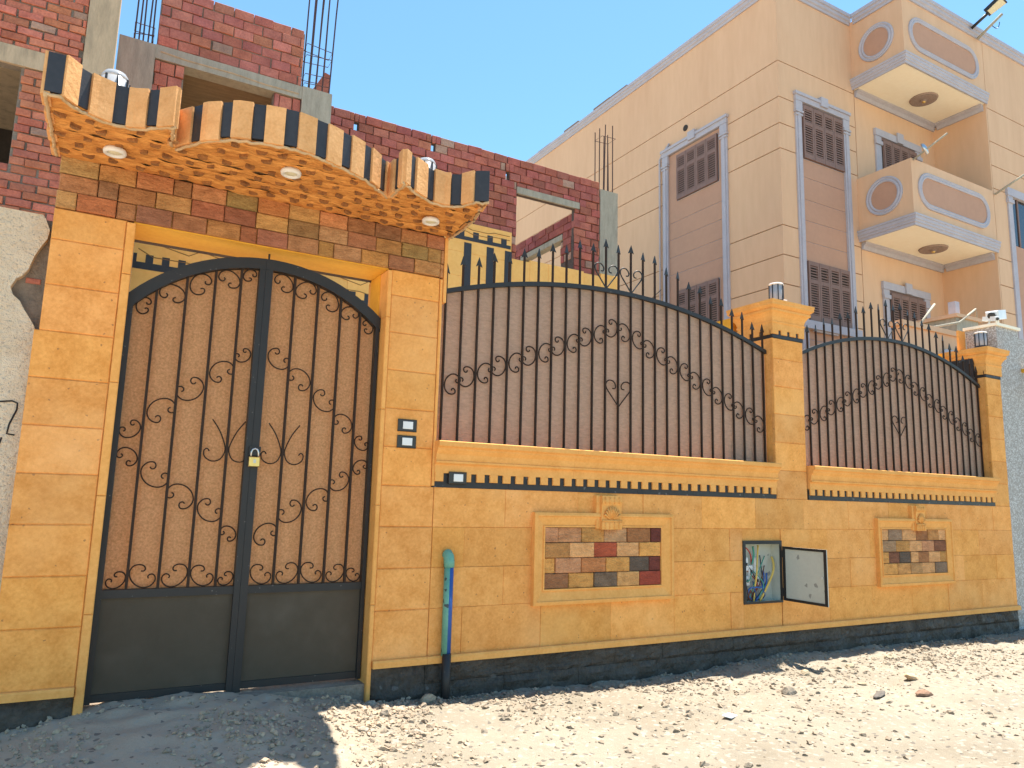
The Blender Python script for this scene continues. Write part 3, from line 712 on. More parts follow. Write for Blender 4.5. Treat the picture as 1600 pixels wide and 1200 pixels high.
fence_panel(5.728, 8.822, 7.28, 3.078, 3.75, 2.75, 2.08, 7.28, 'arched iron fence panel with brown sheet between the two capped pillars')

# ------------------------------------------------------------------ lanterns
def lantern(x, y, z, label, s=1.0, dome=False):
    t = thing('lantern', label, 'lantern', (x, y, z), 'cylindrical lanterns on the wall')
    c = (x, y, z)
    MB().lathe([(0.085*s, 0), (0.088*s, 0.008*s), (0.088*s, 0.05*s), (0.08*s, 0.058*s), (0.07*s, 0.06*s)], c, 24).build('base', 'black_plastic', t, True)
    MB().lathe([(0.070*s, 0.058*s), (0.072*s, 0.07*s), (0.072*s, 0.235*s)], c, 24).build('glass', 'frosted_glass', t, True)
    if dome: MB().lathe([(0.0725*s, 0.233*s), (0.070*s, 0.25*s), (0.056*s, 0.272*s), (0.025*s, 0.285*s), (0.002, 0.287*s)], c, 24).build('lid', 'frosted_glass', t, True)
    else: MB().lathe([(0.079*s, 0.233*s), (0.080*s, 0.244*s), (0.074*s, 0.252*s), (0.03*s, 0.256*s), (0.002, 0.257*s)], c, 24).build('lid', 'white_plastic', t, True)
    for i in range(8):
        a = 2*math.pi*i/8+0.2
        MB().box(-0.0045*s, 0.0045*s, -0.004*s, 0.004*s, 0, 0.178*s).build('rib', 'black_plastic', t, loc=(x+0.0775*s*math.cos(a), y+0.0775*s*math.sin(a), z+0.056*s)).rotation_euler = (0, 0, a+math.pi/2)
    return t
l1 = lantern(5.50, 4.70, 3.175, 'black ribbed lantern on the middle pillar beside the long fence panel', 0.86)
MB().slab(-0.022, 0.022, -0.022, 0.022, -0.004, 0.004, 0.001).build('sticker', 'white_plastic', l1, loc=(5.525, 4.617, 3.203))
lantern(8.97, 4.70, 3.175, 'black ribbed lantern on the pillar beside the grey granite post', 0.86)
lantern(-0.098, 4.42, 3.312, 'round topped lantern on the canopy above the pier against the stucco wall', 0.98, True)
lantern(1.775, 4.42, 3.312, 'round topped lantern on the canopy above the pier with the switches', 0.9, True)

# ------------------------------------------------------------------ switch plates, electric box, pipe
def switch(x, z, label, wd=0.132, ht=0.082, y=D-0.006):
    t = thing('switch_plate', label, 'switch', (x, y, z), 'doorbell switch plates on the wall')
    MB().slab(x-wd/2, x+wd/2, z-ht/2, z+ht/2, y-0.013, y+0.002, 0.005).build('plate', 'black_plastic', t)
    MB().slab(x-0.034, x+0.036, z-0.024, z+0.026, y-0.018, y-0.012, 0.002).build('rocker', 'white_plastic', t)
switch(1.795, 1.764, 'upper black switch plate with white button on the gate pier')
switch(1.795, 1.656, 'lower black switch plate with white button on the gate pier')
switch(2.170, 1.432, 'black switch plate with white button under the moulded sill', y=D-0.022)
bx0, bx1, bz0, bz1 = BOXH
eb = thing('meter_box', 'recessed metal meter box standing open with loose coloured wires', 'meter box', ((bx0+bx1)/2, D, bz0))
f = MB(); 
f.box(bx0+0.003, bx1-0.003, D+0.10, D+0.104, bz0+0.003, bz1-0.003).build('back_plate', 'pale_metal', eb)
MB().box(bx0+0.002, bx0+0.008, D-0.004, D+0.10, bz0+0.002, bz1-0.002).box(bx1-0.008, bx1-0.002, D-0.004, D+0.10, bz0+0.002, bz1-0.002).box(bx0+0.008, bx1-0.008, D-0.004, D+0.10, bz0+0.002, bz0+0.008).box(bx0+0.008, bx1-0.008, D-0.004, D+0.10, bz1-0.008, bz1-0.002).build('case_sides', 'pale_metal', eb)
MB().box(bx0-0.004, bx0+0.026, D-0.012, D-0.005, bz0-0.004, bz1+0.004).box(bx1-0.022, bx1+0.004, D-0.012, D-0.005, bz0-0.004, bz1+0.004).box(bx0+0.026, bx1-0.022, D-0.012, D-0.005, bz1-0.026, bz1+0.004).box(bx0+0.026, bx1-0.022, D-0.012, D-0.005, bz0-0.004, bz0+0.014).build('rim', 'black_metal', eb)
for (cx, cz, wd, ht) in ((bx0+0.11, 0.80, 0.05, 0.11), (bx0+0.165, 0.74, 0.05, 0.10), (bx0+0.235, 0.78, 0.05, 0.15), (bx0+0.12, 0.66, 0.06, 0.08), (bx0+0.24, 0.66, 0.05, 0.08)):
    br = MB().slab(-wd/2, wd/2, -ht/2, ht/2, -0.035, 0.0, 0.004).build('breaker', 'white_plastic', eb, loc=(cx, D+0.10, cz))
    bmk = MB().slab(-0.008, 0.008, -0.012, 0.012, -0.045, -0.036, 0.002).build('toggle', 'black_plastic', eb, loc=(cx, D+0.10, cz)); 
def wire(pts, m, r=0.007, name='wire'):
    MB().tube(catmull([(p[0], p[1], p[2]) for p in pts], 4), r, 6).build(name, m, eb, True)
y_ = D+0.045
wire([(5.045, y_, bz0+0.01), (5.05, y_-0.01, 0.60), (5.055, y_-0.03, 0.72), (5.10, y_, 0.84), (5.135, y_+0.02, 0.96)], 'wire_yellow', 0.0075)
wire([(5.12, y_, bz0+0.01), (5.18, y_-0.02, 0.60), (5.25, y_-0.03, 0.72), (5.29, y_-0.01, 0.80), (5.30, y_+0.02, 0.86)], 'wire_yellow', 0.0095)
wire([(5.05, y_+0.02, 0.50), (4.98, y_, 0.55), (4.99, y_-0.01, 0.60), (5.06, y_-0.02, 0.61), (5.14, y_-0.01, 0.61), (5.18, y_, 0.68), (5.20, y_+0.03, 0.74)], 'wire_blue', 0.007)
wire([(5.09, y_+0.02, 0.49), (5.13, y_, 0.55), (5.19, y_-0.01, 0.63), (5.23, y_+0.02, 0.72)], 'wire_blue', 0.008)
wire([(5.10, y_+0.03, 0.50), (5.16, y_+0.02, 0.56), (5.22, y_+0.01, 0.65)], 'wire_brown', 0.009)
wire([(4.92, y_, 0.96), (4.98, y_, 0.93), (5.04, y_+0.02, 0.88), (5.06, y_+0.03, 0.80)], 'wire_red', 0.006)
wire([(5.08, y_+0.03, 0.95), (5.07, y_+0.01, 0.88), (5.055, y_+0.02, 0.80)], 'wire_green', 0.008)
wire([(4.93, y_, 0.66), (4.99, y_-0.01, 0.67), (5.04, y_+0.01, 0.73)], 'wire_green', 0.005)
wire([(5.02, y_, 0.50), (4.98, y_, 0.53), (5.0, y_-0.01, 0.58), (5.03, y_+0.01, 0.56)], 'wire_brown', 0.007)
rw_ = random.Random(4)
for q in range(9):
    xa, xb = 4.93+rw_.uniform(0, 0.30), 4.95+rw_.uniform(0, 0.30); zb_ = rw_.uniform(0.60, 0.92)
    wire([(xa, y_+0.03, bz0+0.012), (xa+rw_.uniform(-.05, .05), y_+rw_.uniform(-.02, .02), 0.54), ((xa+xb)/2+rw_.uniform(-.07, .07), y_+rw_.uniform(-.03, .02), (0.52+zb_)/2), (xb, y_+0.035, zb_)], ('wire_brown', 'wire_blue', 'wire_green', 'black_plastic', 'wire_red')[q % 5], 0.0045)
dr = thing_part('door', eb); dX = 5.352
MB().box(dX-0.004, dX+0.004, 4.135, 4.58, 0.497, 0.955).build('door_sheet', 'pale_metal', dr)
MB().box(dX-0.012, dX-0.0042, 4.135, 4.160, 0.497, 0.955).box(dX-0.012, dX-0.0042, 4.555, 4.58, 0.497, 0.955).box(dX-0.012, dX-0.0042, 4.16, 4.555, 0.497, 0.518).box(dX-0.012, dX-0.0042, 4.16, 4.555, 0.934, 0.955).build('door_rim', 'black_metal', dr)
MB().tube([(dX-0.014, 4.178, 0.715), (dX-0.014, 4.178, 0.735)], 0.006, 8).build('latch', 'steel', dr)
MB().tube([(dX-0.004, 4.588, 0.53), (dX-0.004, 4.588, 0.60)], 0.008, 8).tube([(dX-0.004, 4.588, 0.86), (dX-0.004, 4.588, 0.92)], 0.008, 8).build('hinge', 'black_metal', dr)
pp = thing('water_pipe', 'teal and blue painted riser pipe standing against the garden wall', 'pipe', (2.13, D-0.03, 0.0))
PX = 2.122
MB().tube([(PX, D-0.045, 0.285), (PX, D-0.045, 0.86)], 0.031, 14).build('sleeve', 'teal_pipe', pp, True)
MB().tube([(PX+0.006, D-0.0557, 0.29), (PX+0.006, D-0.0557, 0.845)], 0.0225, 12).build('stripe', 'blue_pipe', pp, True)
MB().tube([(PX, D-0.045, 0.845), (PX, D-0.045, 0.885), (PX, D-0.036, 0.912), (PX, D-0.012, 0.927), (PX, D+0.01, 0.929)], 0.036, 14).build('elbow', 'teal_pipe', pp, True)
MB().tube([(PX, D-0.062, -0.08), (PX, D-0.062, 0.30)], 0.029, 14).build('lower_pipe', 'black_metal', pp, True)

# ------------------------------------------------------------------ stucco wall of the neighbour
sw = thing('stucco_wall', 'pale speckled stucco wall broken off where it meets the gate pier', 'wall', (-1.4, 4.85, 0))
edge = [(-0.335, 0.0), (-0.335, 2.12), (-0.345, 2.16), (-0.37, 2.20), (-0.40, 2.245), (-0.425, 2.29), (-0.46, 2.32), (-0.475, 2.36), (-0.455, 2.41), (-0.43, 2.43), (-0.405, 2.47), (-0.385, 2.55), (-0.36, 2.61), (-0.335, 2.66), (-0.33, 2.71), (-0.355, 2.77), (-0.37, 2.79), (-3.2, 2.84), (-3.2, 0.0)]
prism_y = lambda poly, y0, y1, name, m, parent: fix_normals(MB().prism(poly, y0, y1, 'Y').build(name, m, parent))
prism_y(edge, 4.70, 4.76, 'plaster_coat', 'stucco', sw)
MB().box(-3.2, -0.30, 4.755, 4.98, -0.1, 2.78).build('masonry_core', 'mortar_grey', sw)
MB().slab(-0.415, -0.345, 2.405, 2.435, 4.745, 4.757, 0.004).build('exposed_brick', 'red_brick', sw)
MB().tube([(-0.56, 4.698, 1.72), (-0.40, 4.698, 1.745), (-0.375, 4.698, 1.735), (-0.375, 4.698, 1.70), (-0.40, 4.698, 1.62), (-0.405, 4.698, 1.57), (-0.37, 4.698, 1.565)], 0.0048, 5).build('painted_mark', 'graffiti', sw)
MB().tube([(-0.425, 4.698, 1.55), (-0.445, 4.698, 1.45), (-0.455, 4.698, 1.38)], 0.0045, 5).build('painted_mark', 'graffiti', sw)

# ------------------------------------------------------------------ brickwork
def brick_wall(parent, x0, x1, y, z0, z1, bl, bh, holes=(), depth=0.11, joint=0.012, seed=1, limit=None, ragged=0.0, grey=0.08, rows_skip=(), tint=(1, 1, 1), axis='Y', shared={}):
    """real bricks as parts in running bond on a mortar core; holes are (x0,x1,z0,z1)"""
    rnd = random.Random(seed); r_ = 0; z = z0; n_ = 0
    key = (bl, bh, depth, axis)
    if key not in shared: shared[key] = {}
    bank = shared[key]
    while z < z1-0.01:
        h = min(bh, z1-z); x = x0-(bl*0.5 if r_ % 2 else 0)-rnd.uniform(0, 0.02)
        while x < x1-0.005:
            e = x+bl
            for (p, q, a, b_) in cut(max(x, x0), min(e, x1), z, z+h, holes):
                if q-p < 0.035 or b_-a < bh*0.5: continue
                wq = round((q-p-joint)/0.02)*0.02; wq = max(0.03, min(wq, q-p-joint*0.4)); wq = round(wq, 3)
                hq = round(b_-a-joint, 3)
                kk = (wq, hq)
                if kk not in bank:
                    m_ = MB().slab(-wq/2, wq/2, -hq/2, hq/2, 0.0, depth, 0.006)
                    if axis == 'X': m_.v = [(v[1], -v[0], v[2]) for v in m_.v]
                    bank[kk] = m_.mesh('brick', 'red_brick')
                t = rnd.uniform(0.86, 1.08); c = (t*tint[0], t*tint[1]*rnd.uniform(0.9, 1.15), t*tint[2]*rnd.uniform(0.9, 1.15))
                if rnd.random() < grey*0.6: c = (0.85, 1.5, 1.6)
                jx, jz, jy = rnd.uniform(-0.006, 0.006), rnd.uniform(-0.005, 0.005), rnd.uniform(-0.012, 0.010)
                pos = ((p+q)/2+jx, y+jy, (a+b_)/2+jz) if axis == 'Y' else (y+jy, (p+q)/2+jx, (a+b_)/2+jz)
                ro = (rnd.uniform(-.03, .03), rnd.uniform(-.022, .022), rnd.uniform(-.035, .035))
                put('brick', bank[kk], parent, pos, c, rot=ro); n_ += 1
            x = e
        z += bh; r_ += 1
    return n_

# ---- unfinished brick villa
villa = thing('brick_villa', 'unfinished red brick house with bare concrete columns and steel bars', 'house', (4, 10, 0))
VY, VR = 9.6, 10.4
core(0.19, 1.98, VY+0.02, VY+0.12, 6.78, 7.575, [], 'mortar_core', 'mortar_grey', villa)
brick_wall(villa, 0.19, 1.975, VY, 6.785, 7.62, 0.25, 0.139, seed=2, grey=0.10)
MB().box(0.18, 2.0, VY-0.012, VY+0.20, 6.60, 6.782).build('beam', 'concrete', villa)
MB().tube([(0.24, VY-0.014, 6.70), (0.55, VY-0.014, 6.68), (1.1, VY-0.014, 6.685), (1.5, VY-0.014, 6.66), (1.95, VY-0.014, 6.665)], 0.011, 5).build('form_seam', 'concrete_tan', villa)
MB().box(-0.22, 0.185, VY-0.02, VY+0.25, 3.0, 6.77).build('column', 'concrete', villa)
MB().box(1.995, 2.40, VY-0.022, VY+0.25, 3.0, 6.79).build('column', 'concrete', villa)
brick_wall(villa, 0.187, 0.53, VY+0.01, 5.60, 6.597, 0.172, 0.166, seed=5, grey=0.02)
brick_wall(villa, 1.63, 1.993, VY+0.01, 5.60, 6.597, 0.172, 0.25, seed=6, grey=0.02)
core(0.187, 1.993, VY+0.05, VY+0.2, 5.0, 6.6, [(0.53, 1.63, 5.3, 6.7)], 'mortar_core', 'mortar_grey', villa)
MB().box(-0.2, 2.38, VY+0.2, VY+3.5, 6.615, 6.775).build('floor_slab', 'formwork_concrete', villa)
MB().box(-0.2, 2.38, VY+3.5, VY+3.6, 4.0, 6.775).build('back_wall', 'formwork_concrete', villa)
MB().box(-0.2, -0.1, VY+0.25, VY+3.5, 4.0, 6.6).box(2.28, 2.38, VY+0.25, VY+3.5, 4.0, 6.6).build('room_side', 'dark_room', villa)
MB().prism([(2.12, 6.79), (2.39, 6.79), (2.39, 7.16), (2.32, 7.18), (2.22, 6.98)], VY+0.14, VY+0.24, 'Y').build('brick_stub', 'red_brick', villa)
def rebar_cage(xa, xb, ya, yb, z0, z1, n_, rings, lean=0.0, seed=0):
    rn = random.Random(seed)
    for i in range(n_):
        t = i/(n_-1); x = xa+(xb-xa)*t; y = ya if i % 2 else yb
        zt = z1*1.0-rn.uniform(0, 0.25)
        lx = lean+rn.uniform(-0.03, 0.03)
        MB().tube([(x, y, z0), (x+lx*0.4, y, z0+(zt-z0)*0.5), (x+lx, y, zt)], 0.0105, 5).build('steel_bar', 'rebar', villa)
    for rz in rings:
        tl = rn.uniform(-0.05, 0.05)
        MB().tube([(xa-.01, ya-.01, rz), (xb+.01, ya-.01, rz+tl), (xb+.01, yb+.01, rz+tl), (xa-.01, yb+.01, rz)], 0.0055, 5, closed=True).build('steel_tie', 'rebar', villa)
rebar_cage(-0.06, 0.14, VY+0.02, VY+0.20, 6.7, 8.6, 5, (6.85, 7.0), seed=3)
rebar_cage(2.03, 2.36, VY+0.02, VY+0.20, 6.75, 9.3, 8, (6.86, 7.0, 7.28, 7.45), 0.05, seed=4)
# right-hand wall further back, with a window opening and small put-log holes
PUT = [(2.97, 3.04, 6.80, 6.94), (4.25, 4.32, 6.80, 6.94), (5.62, 5.69, 6.66, 6.80)]
OPN = (5.86, 7.04, 4.2, 6.452)
LINT = (5.845, 7.135, 6.452, 6.572)
WZ = 7.08
core(2.42, 7.60, VR+0.03, VR+0.10, 4.0, WZ-0.03, PUT+[OPN], 'mortar_core', 'mortar_dark', villa)
rowz0 = WZ-0.14*17
n1 = brick_wall(villa, 2.42, 7.585, VR, rowz0, WZ, 0.25, 0.14, PUT+[OPN, LINT, (2.3, 4.5, 4.5, 5.95), (2.3, 5.74, 4.0, 5.66), (5.74, 7.7, 4.0, 5.25)], seed=8, grey=0.05, tint=(0.88, 0.78, 0.84))
MB().box(LINT[0], LINT[1], VR-0.015, VR+0.12, LINT[2]+0.004, LINT[3]).build('lintel', 'concrete', villa)
MB().box(7.592, 7.985, VR-0.012, VR+0.3, 3.0, 6.945).build('column', 'concrete', villa)
rebar_cage(7.66, 7.95, VR+0.04, VR+0.26, 6.9, 8.3, 7, (8.02,), seed=9)
# inner cross wall seen through the opening
IH = (10.87, 12.2, 5.2, 6.02)
iw = MB()
for (p, q, a, b_) in cut(10.52, 13.4, 3.5, 6.40, [IH]): iw.box(7.07, 7.17, p, q, a, b_)
iw.build('cross_wall', 'mortar_dark', villa)
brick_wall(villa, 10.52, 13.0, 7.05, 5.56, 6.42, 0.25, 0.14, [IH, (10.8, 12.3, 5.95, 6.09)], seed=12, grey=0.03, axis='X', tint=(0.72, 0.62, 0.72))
MB().box(7.035, 7.19, 10.8, 12.3, 5.99, 6.09).build('lintel', 'concrete', villa)
# stone cladding of the ground floor, with inlaid black crenellated bands
def crenel(x0, x1, z, y, n_, parent, h=0.035, th=0.09, tw=0.13):
    MB().box(x0, x1, y-0.006, y+0.01, z-h, z+h).build('black_band', 'fascia_black', parent)
    for i in range(n_):
        cx = x0+(x1-x0)*(i+0.5)/n_
        MB().box(cx-tw/2, cx+tw/2, y-0.006, y+0.01, z+h+0.001, z+h+th).build('black_merlon', 'fascia_black', parent)
cl = thing_part('cladding', villa); CY = VR-0.06
def clad(x0, x1, z0, z1, step=0.42, wd=1.0):
    z = z0
    while z < z1-0.01:
        e = min(z1, z+step); x = x0
        while x < x1-0.01:
            x2 = min(x1, x+wd); slab_piece(x, x2, z, e, cl, CY, CY+0.06, 0.004, 'cladding_yellow', 'cladding_slab'); x = x2
        z = e
clad(-2.0, 4.3, 2.0, 5.71); clad(4.3, 5.74, 2.0, 5.71, 0.40, 1.44)
for i in range(6): 
    a = 5.74+i*0.37; slab_piece(a, a+0.37, 2.0, 5.30+random.uniform(-0.05, 0.05), cl, CY+0.01, CY+0.06, 0.006, 'cladding_yellow', 'cladding_slab')
crenel(4.42, 5.72, 5.44, CY, 5, cl, 0.03, 0.10, 0.10)
for i, x in enumerate((4.93, 5.34, 5.68)): MB().box(x-0.065, x+0.065, CY-0.006, CY+0.01, 3.5, 5.37).build('black_stripe', 'fascia_black', cl)
for z in (5.56, 5.63): MB().tube([(4.5, CY-0.003, z), (4.9, CY-0.003, z), (5.0, CY-0.003, z-0.03), (5.3, CY-0.003, z-0.03), (5.4, CY-0.003, z), (5.7, CY-0.003, z)], 0.006, 4).build('carved_line', 'carved_line', cl)
crenel(0.1, 1.45, 4.14, CY, 7, cl, 0.045, 0.11, 0.09)
crenel(2.75, 3.65, 4.10, CY, 4, cl, 0.045, 0.11, 0.09)
for (x0, x1) in ((0.25, 1.5), (2.6, 3.6)):
    for j, z in enumerate((4.36, 4.46)):
        MB().tube([(x0, CY-0.003, z), (x0+0.18, CY-0.003, z-(0.09 if j == 0 else 0.0)), (x0+0.6, CY-0.003, z-0.09), (x0+0.75, CY-0.003, z-0.12*(1-j)), (x1, CY-0.003, z-0.12)], 0.007, 4).build('carved_line', 'carved_line', cl)

# ---- neighbour's brick house behind the stucco wall
nb = thing('brick_house', 'rough red brick house with dark window opening behind the stucco wall', 'house', (-2, 8, 0))
NY = 8.0; NWIN = (-3.0, -0.955, 4.27, 5.25); NLIN = (-3.2, -0.70, 5.25, 5.44)
core(-4.0, -0.475, NY+0.02, NY+0.12, 2.0, 7.0, [NWIN], 'mortar_core', 'mortar_grey', nb)
brick_wall(nb, -2.0, -0.472, NY, 3.05, 6.75, 0.215, 0.0815, [NWIN, NLIN], seed=14, grey=0.10, joint=0.010, tint=(1.05, 1.0, 0.9))
MB().box(NLIN[0], NLIN[1], NY-0.012, NY+0.13, NLIN[2]+0.003, NLIN[3]-0.003).build('lintel', 'concrete_tan', nb)
MB().box(-0.47, -0.205, NY-0.03, NY+0.25, 1.5, 7.2).build('column', 'concrete_tan', nb)
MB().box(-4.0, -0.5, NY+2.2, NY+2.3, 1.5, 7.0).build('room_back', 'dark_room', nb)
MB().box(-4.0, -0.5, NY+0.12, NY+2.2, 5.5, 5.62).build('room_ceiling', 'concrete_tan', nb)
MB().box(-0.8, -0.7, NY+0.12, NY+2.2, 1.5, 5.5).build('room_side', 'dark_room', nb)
brick_wall(nb, 8.3, 10.0, -0.22, 5.6, 7.2, 0.215, 0.0815, seed=15, axis='X', tint=(0.6, 0.5, 0.55)) if False else None
MB().box(-0.33, -0.245, NY+0.25, NY+1.6, 1.5, 7.2).build('side_wall', 'red_brick', nb)

# ------------------------------------------------------------------ apartment building
ap = thing('apartment_building', 'beige apartment block with lilac trim, brown shutters and corner balconies', 'building', (14, 10, 0))
BX, BY, BY2, BXR = 10.45, 8.74, 7.627, 15.38
TOP = 11.22
MB().box(BX+0.03, 19.5, BY+0.03, 20.0, 0, TOP-0.05).build('wall_core', 'groove_dark', ap)
MB().box(BXR+0.03, 19.5, BY2+0.03, BY+0.03, 0, TOP-0.05).build('wall_core', 'groove_dark', ap)
GRZ = [0.0, 2.0, 2.6, 3.15, 3.70, 4.70, 5.24, 5.79, 6.35, 7.83, 8.33, 8.855, 9.585, TOP-0.06]
G = 0.009
PW = 0.16                                        # pilaster width
FW = (10.87, 12.42)                              # window strip on the front: outer pilaster edges
SWY = (10.02, 11.94)                             # window strip on the side
STRIP_TOP = 9.10
for a, b_ in zip(GRZ[:-1], GRZ[1:]):
    # side wall bands (X = BX plane) split by the window strip
    for (p, q, r_, s_) in cut(BY+0.002, 20.0, a+G, b_-G, [(SWY[0]+0.05, SWY[1]-0.05, 0, STRIP_TOP-0.05)]):
        MB().box(BX, BX+0.032, p, q, r_, s_).build('wall_band', 'beige_paint', ap)
    for (p, q, r_, s_) in cut(BX, 12.665, a+G, b_-G, [(FW[0]+0.05, FW[1]-0.05, 0, STRIP_TOP-0.05)]):
        MB().box(p+(0.033 if p == BX else 0), q, BY, BY+0.032, r_, s_).build('wall_band', 'beige_paint', ap)
        if p == BX: MB().box(BX, BX+0.033, BY, BY+0.002, r_, s_).build('wall_corner', 'beige_paint', ap)
    for (p, q, r_, s_) in cut(BXR+0.04, 19.5, a+G, b_-G, [(15.98, 17.6, 3.2, 7.95)]):
        MB().box(p, q, BY2, BY2+0.032, r_, s_).build('wall_band', 'beige_paint', ap)
# recessed loggia back wall and its side wall
MB().box(12.69, BXR, BY+0.004, BY+0.03, 0, TOP-0.06).build('loggia_wall', 'beige_paint', ap)
MB().box(BXR-0.002, BXR+0.03, BY2+0.002, BY+0.004, 0, TOP-0.06).build('loggia_side', 'beige_paint', ap)
def shutters(x0, x1, z0, z1, axis, c, parent, leaves=4):
    """louvred shutters; axis Y: in plane y=c, axis X: in plane x=c"""
    sp = thing_part('shutter', parent); wd = (x1-x0)/leaves
    def bx(b, a0, a1, d0, d1, zz0, zz1):
        if axis == 'Y': b.box(a0, a1, c+d0, c+d1, zz0, zz1)
        else: b.box(c+d0, c+d1, a0, a1, zz0, zz1)
    o = MB(); bx(o, x0, x1, 0.02, 0.03, z0, z1); o.build('backing', 'dark_room', sp)
    for i in range(leaves):
        a, b_ = x0+i*wd+0.004, x0+(i+1)*wd-0.004; st = 0.042; zr = z0+(z1-z0)*0.66
        fr = MB()
        bx(fr, a, a+st, -0.03, 0.012, z0, z1); bx(fr, b_-st, b_, -0.03, 0.012, z0, z1)
        for (q0, q1) in ((z0, z0+0.10), (zr-0.04, zr+0.04), (z1-0.08, z1)): bx(fr, a+st, b_-st, -0.03, 0.012, q0, q1)
        fr.build('shutter_leaf', 'shutter_brown', sp)
        lv = MB()
        for (q0, q1) in ((z0+0.10, zr-0.04), (zr+0.04, z1-0.08)):
            k = max(2, int((q1-q0)/0.045))
            for j in range(k):
                zz = q0+(q1-q0)*(j+0.5)/k
                if axis == 'Y': lv.add([(a+st, c-0.024, zz-0.013), (b_-st, c-0.024, zz-0.013), (b_-st, c-0.024, zz+0.011), (a+st, c-0.024, zz+0.011), (a+st, c+0.012, zz+0.004), (b_-st, c+0.012, zz+0.004), (b_-st, c+0.012, zz+0.022), (a+st, c+0.012, zz+0.022)], [(0,1,2,3),(3,2,6,7),(1,0,4,5)])
                else: lv.add([(c-0.024, a+st, zz-0.013), (c-0.024, b_-st, zz-0.013), (c-0.024, b_-st, zz+0.011), (c-0.024, a+st, zz+0.011), (c+0.012, a+st, zz+0.004), (c+0.012, b_-st, zz+0.004), (c+0.012, b_-st, zz+0.022), (c+0.012, a+st, zz+0.022)], [(0,1,2,3),(3,2,6,7),(1,0,4,5)])
        lv.build('louvres', 'shutter_brown', sp)['kind'] = 'stuff'
def strip(a0, a1, c, axis, wins, lines, parent, zb=0.5):
    """tall window strip: two pilasters, entablature, mauve infill panels, shutters"""
    def bx(b, p, q, d0, d1, z0, z1):
        return b.box(p, q, c+d0, c+d1, z0, z1) if axis == 'Y' else b.box(c+d0, c+d1, p, q, z0, z1)
    for (p, q) in ((a0, a0+PW), (a1-PW, a1)):
        b = MB(); bx(b, p, q, -0.03, 0.03, zb, 8.72); bx(b, p+0.045, q-0.045, -0.048, -0.031, zb, 8.72); b.build('pilaster', 'lilac_trim', parent)
        b = MB(); bx(b, p-0.025, q+0.025, -0.065, 0.02, 8.66, 8.70); bx(b, p-0.015, q+0.015, -0.055, 0.02, 8.60, 8.635); b.build('capital', 'lilac_trim', parent)
    b = MB(); bx(b, a0-0.01, a1+0.01, -0.05, 0.03, 8.905, 9.01); bx(b, a0-0.03, a1+0.03, -0.075, 0.03, 9.012, 9.07)
    bx(b, (a0+a1)/2-0.1, (a0+a1)/2+0.1, -0.09, 0.02, 8.95, 9.14); b.build('entablature', 'lilac_trim', parent)
    for (p, q) in ((a0-0.005, a0+PW+0.02), (a1-PW-0.02, a1+0.005)):
        b = MB(); bx(b, p, q, -0.045, 0.03, 8.72, 8.90); b.build('pilaster_top', 'lilac_trim', parent)
    i0, i1 = a0+PW, a1-PW
    zz = sorted(lines+[zb, 8.90]); 
    for z0, z1 in zip(zz[:-1], zz[1:]):
        for (p, q, r_, s_) in cut(i0, i1, z0+0.006, z1-0.006, [(w_[0]-0.02, w_[1]+0.02, w_[2]-0.02, w_[3]+0.02) for w_ in wins]):
            b = MB(); bx(b, p, q, 0.012, 0.035, r_, s_); b.build('infill_panel', 'mauve_paint', parent)
    b = MB(); bx(b, i0, i1, 0.022, 0.028, zb, 8.89); b.build('joint_backing', 'lilac_trim', parent)
    for w_ in wins: shutters(w_[0], w_[1], w_[2], w_[3], axis, c+0.0, ap)
sf = thing_part('front_window_bay', ap); ss = thing_part('side_window_bay', ap)
strip(FW[0], FW[1], BY, 'Y', [(11.08, 12.26, 7.80, 8.87), (11.08, 12.26, 4.66, 5.78), (11.08, 12.26, 1.6, 2.7)], [7.42, 6.98, 6.57, 6.16, 4.3, 3.9, 3.5, 3.1], sf)
strip(SWY[0], SWY[1], BX, 'X', [(10.30, 11.50, 7.78, 8.80), (10.32, 11.52, 4.70, 5.74)], [7.32, 6.94, 6.54, 6.15, 4.3, 3.9], ss)
MB().box(11.16, 11.8, BY-0.06, BY-0.001, 4.45, 4.60).build('window_sill', 'lilac_trim', ap)
MB().box(10.85, 12.45, BY-0.10, BY+0.0, 4.48, 4.63).build('window_sill', 'lilac_trim', ap)
# balconies
def ring(parent, pts_out, pts_in, plane, c, m='lilac_trim', d=0.035):
    n_ = len(pts_out); vs = []; 
    def P(p, off): return (p[0], c-off, p[1]) if plane == 'Y' else (c-off, p[0], p[1])
    mid = [((a[0]*0.5+b_[0]*0.5), (a[1]*0.5+b_[1]*0.5)) for a, b_ in zip(pts_out, pts_in)]
    prof_ = [(pts_out, 0.0), (pts_out, d*0.7), ([(a[0]*.8+b_[0]*.2, a[1]*.8+b_[1]*.2) for a, b_ in zip(pts_out, pts_in)], d), (mid, d*0.55), ([(a[0]*.25+b_[0]*.75, a[1]*.25+b_[1]*.75) for a, b_ in zip(pts_out, pts_in)], d), (pts_in, d*0.7), (pts_in, 0.0)]
    for (pp_, off) in prof_: vs += [P(p, off) for p in pp_]
    fs = []
    for k in range(len(prof_)-1):
        for i in range(n_): fs.append((k*n_+i, k*n_+(i+1) % n_, (k+1)*n_+(i+1) % n_, (k+1)*n_+i))
    fix_normals(MB().add(vs, fs).build('oval_moulding', m, parent))
    fix_normals(MB().add([P(p, 0.0) for p in pts_in]+[P(p, 0.008) for p in pts_in], [tuple(range(n_, 2*n_))]+[(i, (i+1) % n_, n_+(i+1) % n_, n_+i) for i in range(n_)]).build('oval_panel', 'mauve_paint', parent))
